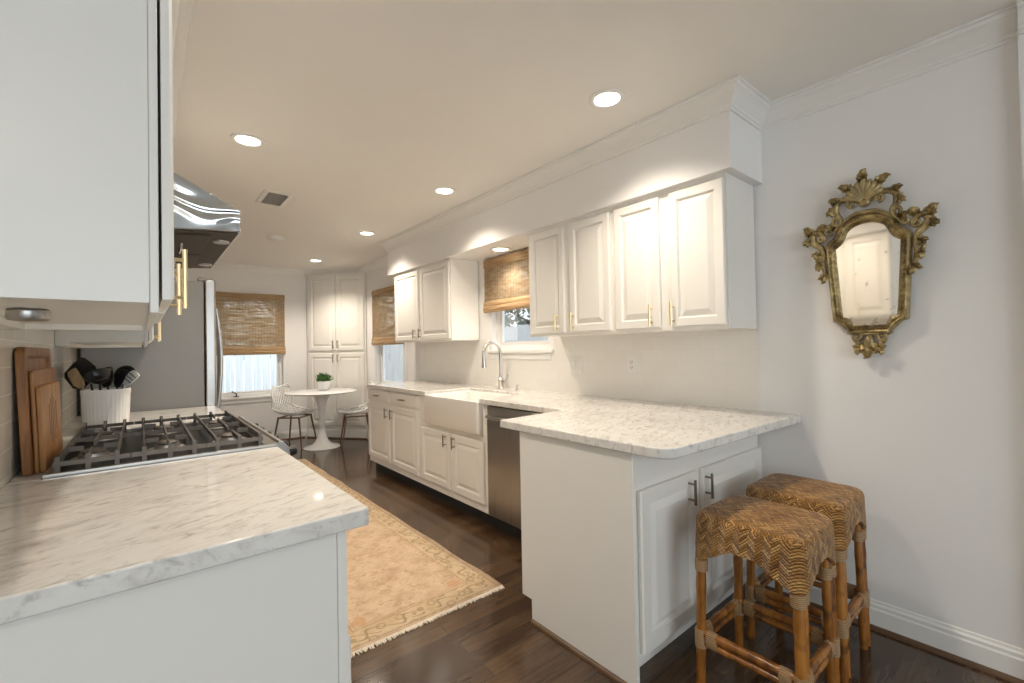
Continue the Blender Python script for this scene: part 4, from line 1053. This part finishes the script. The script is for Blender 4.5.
def blade(mb, base, ang, L, w_, d, curl):
    """one acanthus leaf: scalloped blade with a raised midrib, its tip curling sideways and out"""
    n = 14; x, z = base; fr, bk = [], []
    for i in range(n+1):
        q = i/n; a = ang+curl*q*q; dd = d+.022*sin(pi*q*.72)
        wd = w_*(.28+.72*sin(pi*min(1, q*.9+.08))**.8)*(1-.85*q**4)*(1+.16*sin(q*6*pi))
        px, pz = -sin(a), cos(a)
        fr.append([mp(x+px*wd*k, z+pz*wd*k, dd+.007*(1-abs(k))-.003*abs(k)+(.0025 if abs(k) > .9 else 0)) for k in (-1, -.55, -.2, 0, .2, .55, 1)])
        bk.append([mp(x+px*wd*k, z+pz*wd*k, dd-.006) for k in (1, .4, -.4, -1)])
        x += L/n*cos(a); z += L/n*sin(a)
    mb.rings([f_+b_ for f_, b_ in zip(fr, bk)])
def leaf(mb, base, ang, L, w_, d=.012, lobes=3):
    sg_ = 1 if cos(ang) < 0 else -1
    blade(mb, base, ang, L*1.2, w_*1.5, d, sg_*1.1)
    blade(mb, base, ang-sg_*.7, L*.7, w_*1.1, d-.004, -sg_*1.0)
    if lobes >= 3:
        for k in (-1, 1): blade(mb, base, ang+k*.62, L*.95, w_*1.2, d-.003, k*1.0)
# crest: shell with ribs, top leaf, scroll arms
mb = MB()
for k in range(9):
    a = pi/2+(k-4)*.255; L = .104-.005*abs(k-4)
    pts = [mp(.0+L*q*cos(a), 1.880+L*q*sin(a), .012+.020*sin(pi*q*.85)) for q in (0, .2, .45, .7, .9, 1)]
    mb.tube(pts, [.005, .007, .010, .013, .012, .004], 8)
fan = [mp((.096-.0018*abs(k-10))*cos(pi/2+(k-10)*.105), 1.880+(.096-.0018*abs(k-10))*sin(pi/2+(k-10)*.105), .008) for k in range(21)]
mb.rings([[mp(0, 1.872, .002)]+[p+V3((.007, 0, 0)) for p in fan], [mp(0, 1.872, .010)]+fan])
mb.ball(mp(0, 1.878, .02), (.014, .022, .018), 12)
leaf(mb, (-.004, 1.978), pi/2, .044, .013, .010, 2); mb.ball(mp(-.004, 2.000, .014), (.010, .018, .018), 10); leaf(mb, (.050, 1.950), .75, .048, .012, .010, 2); leaf(mb, (-.052, 1.945), pi-.75, .046, .012, .010, 2)
mb.build('shell_crest', 'gilt', r, angle=70)
for sg in (-1, 1):
    mb = MB(); f = lambda pts: [(sg*u, z) for u, z in pts]
    curve(mb, f([(.012, 1.882), (.040, 1.900), (.072, 1.912), (.100, 1.905), (.114, 1.884), (.110, 1.852), (.098, 1.828), (.102, 1.80), (.122, 1.775)]), [.008, .012, .013, .014, .014, .012, .012, .011, .007])
    spiral(mb, (sg*.050, 1.890), .018, -pi/2, 1.2, .009, .005, sg)
    spiral(mb, (sg*.107, 1.815), .022, pi/2, 1.15, .009, .005, -sg)
    leaf(mb, (sg*.100, 1.898), pi/2-sg*.85, .038, .012, .012, 2); leaf(mb, (sg*.112, 1.868), -sg*.2+(0 if sg > 0 else pi), .034, .011)
    leaf(mb, (sg*.122, 1.79), pi/2-sg*1.1, .03, .009); spiral(mb, (sg*.140, 1.772), .014, pi, 1.1, .008, .005, sg)
    curve(mb, f([(.0, 1.838), (.035, 1.836), (.070, 1.818), (.095, 1.79)]), [.010, .011, .010, .006], .016)
    mb.build('crest_scroll', 'gilt', r, angle=70)
    mb = MB()
    curve(mb, f([(.160, 1.56), (.168, 1.60), (.176, 1.64), (.170, 1.675), (.180, 1.710), (.205, 1.735), (.215, 1.765), (.195, 1.785), (.172, 1.770), (.166, 1.748)]), [.006, .010, .012, .012, .013, .015, .015, .013, .011, .008])
    spiral(mb, (sg*.178, 1.752), .018, pi/2, 1.3, .010, .005, sg)
    leaf(mb, (sg*.212, 1.765), pi/2-sg*.35, .054, .015, .012, 2); leaf(mb, (sg*.180, 1.783), pi/2+sg*.5, .036, .013, .012, 2); leaf(mb, (sg*.218, 1.745), (0 if sg > 0 else pi)-sg*.1, .030, .012)
    spiral(mb, (sg*.180, 1.655), .020, -pi/2, 1.2, .009, .005, sg); leaf(mb, (sg*.178, 1.64), -pi/2+sg*.5, .036, .012, .012, 2); leaf(mb, (sg*.186, 1.675), sg*.3+(0 if sg > 0 else pi), .026, .010)
    leaf(mb, (sg*.163, 1.59), -pi/2, .045, .010)
    mb.build('ear_scroll', 'gilt', r, angle=70)
mb = MB()
for sg in (-1, 1):
    f = lambda pts: [(sg*u, z) for u, z in pts]
    curve(mb, f([(.082, 1.312), (.060, 1.300), (.052, 1.272), (.030, 1.252), (.014, 1.232)]), [.008, .010, .011, .010, .008])
    spiral(mb, (sg*.050, 1.290), .022, pi/2, 1.25, .009, .004, sg); leaf(mb, (sg*.026, 1.250), -pi/2+sg*.7, .04, .012)
mb.ball(mp(0, 1.262, .02), (.018, .020, .036), 12); leaf(mb, (0, 1.262), -pi/2, .064, .015, .014, 5); mb.ball(mp(0, 1.304, .014), (.014, .030, .012), 10)
mb.build('bottom_cartouche', 'gilt', r, angle=70)
# the mirror hangs a little forward at the top and turned towards the kitchen
mirror_root.location = (WX-.016, MY, MZ); mirror_root.rotation_euler = (0, -.024, -.034)
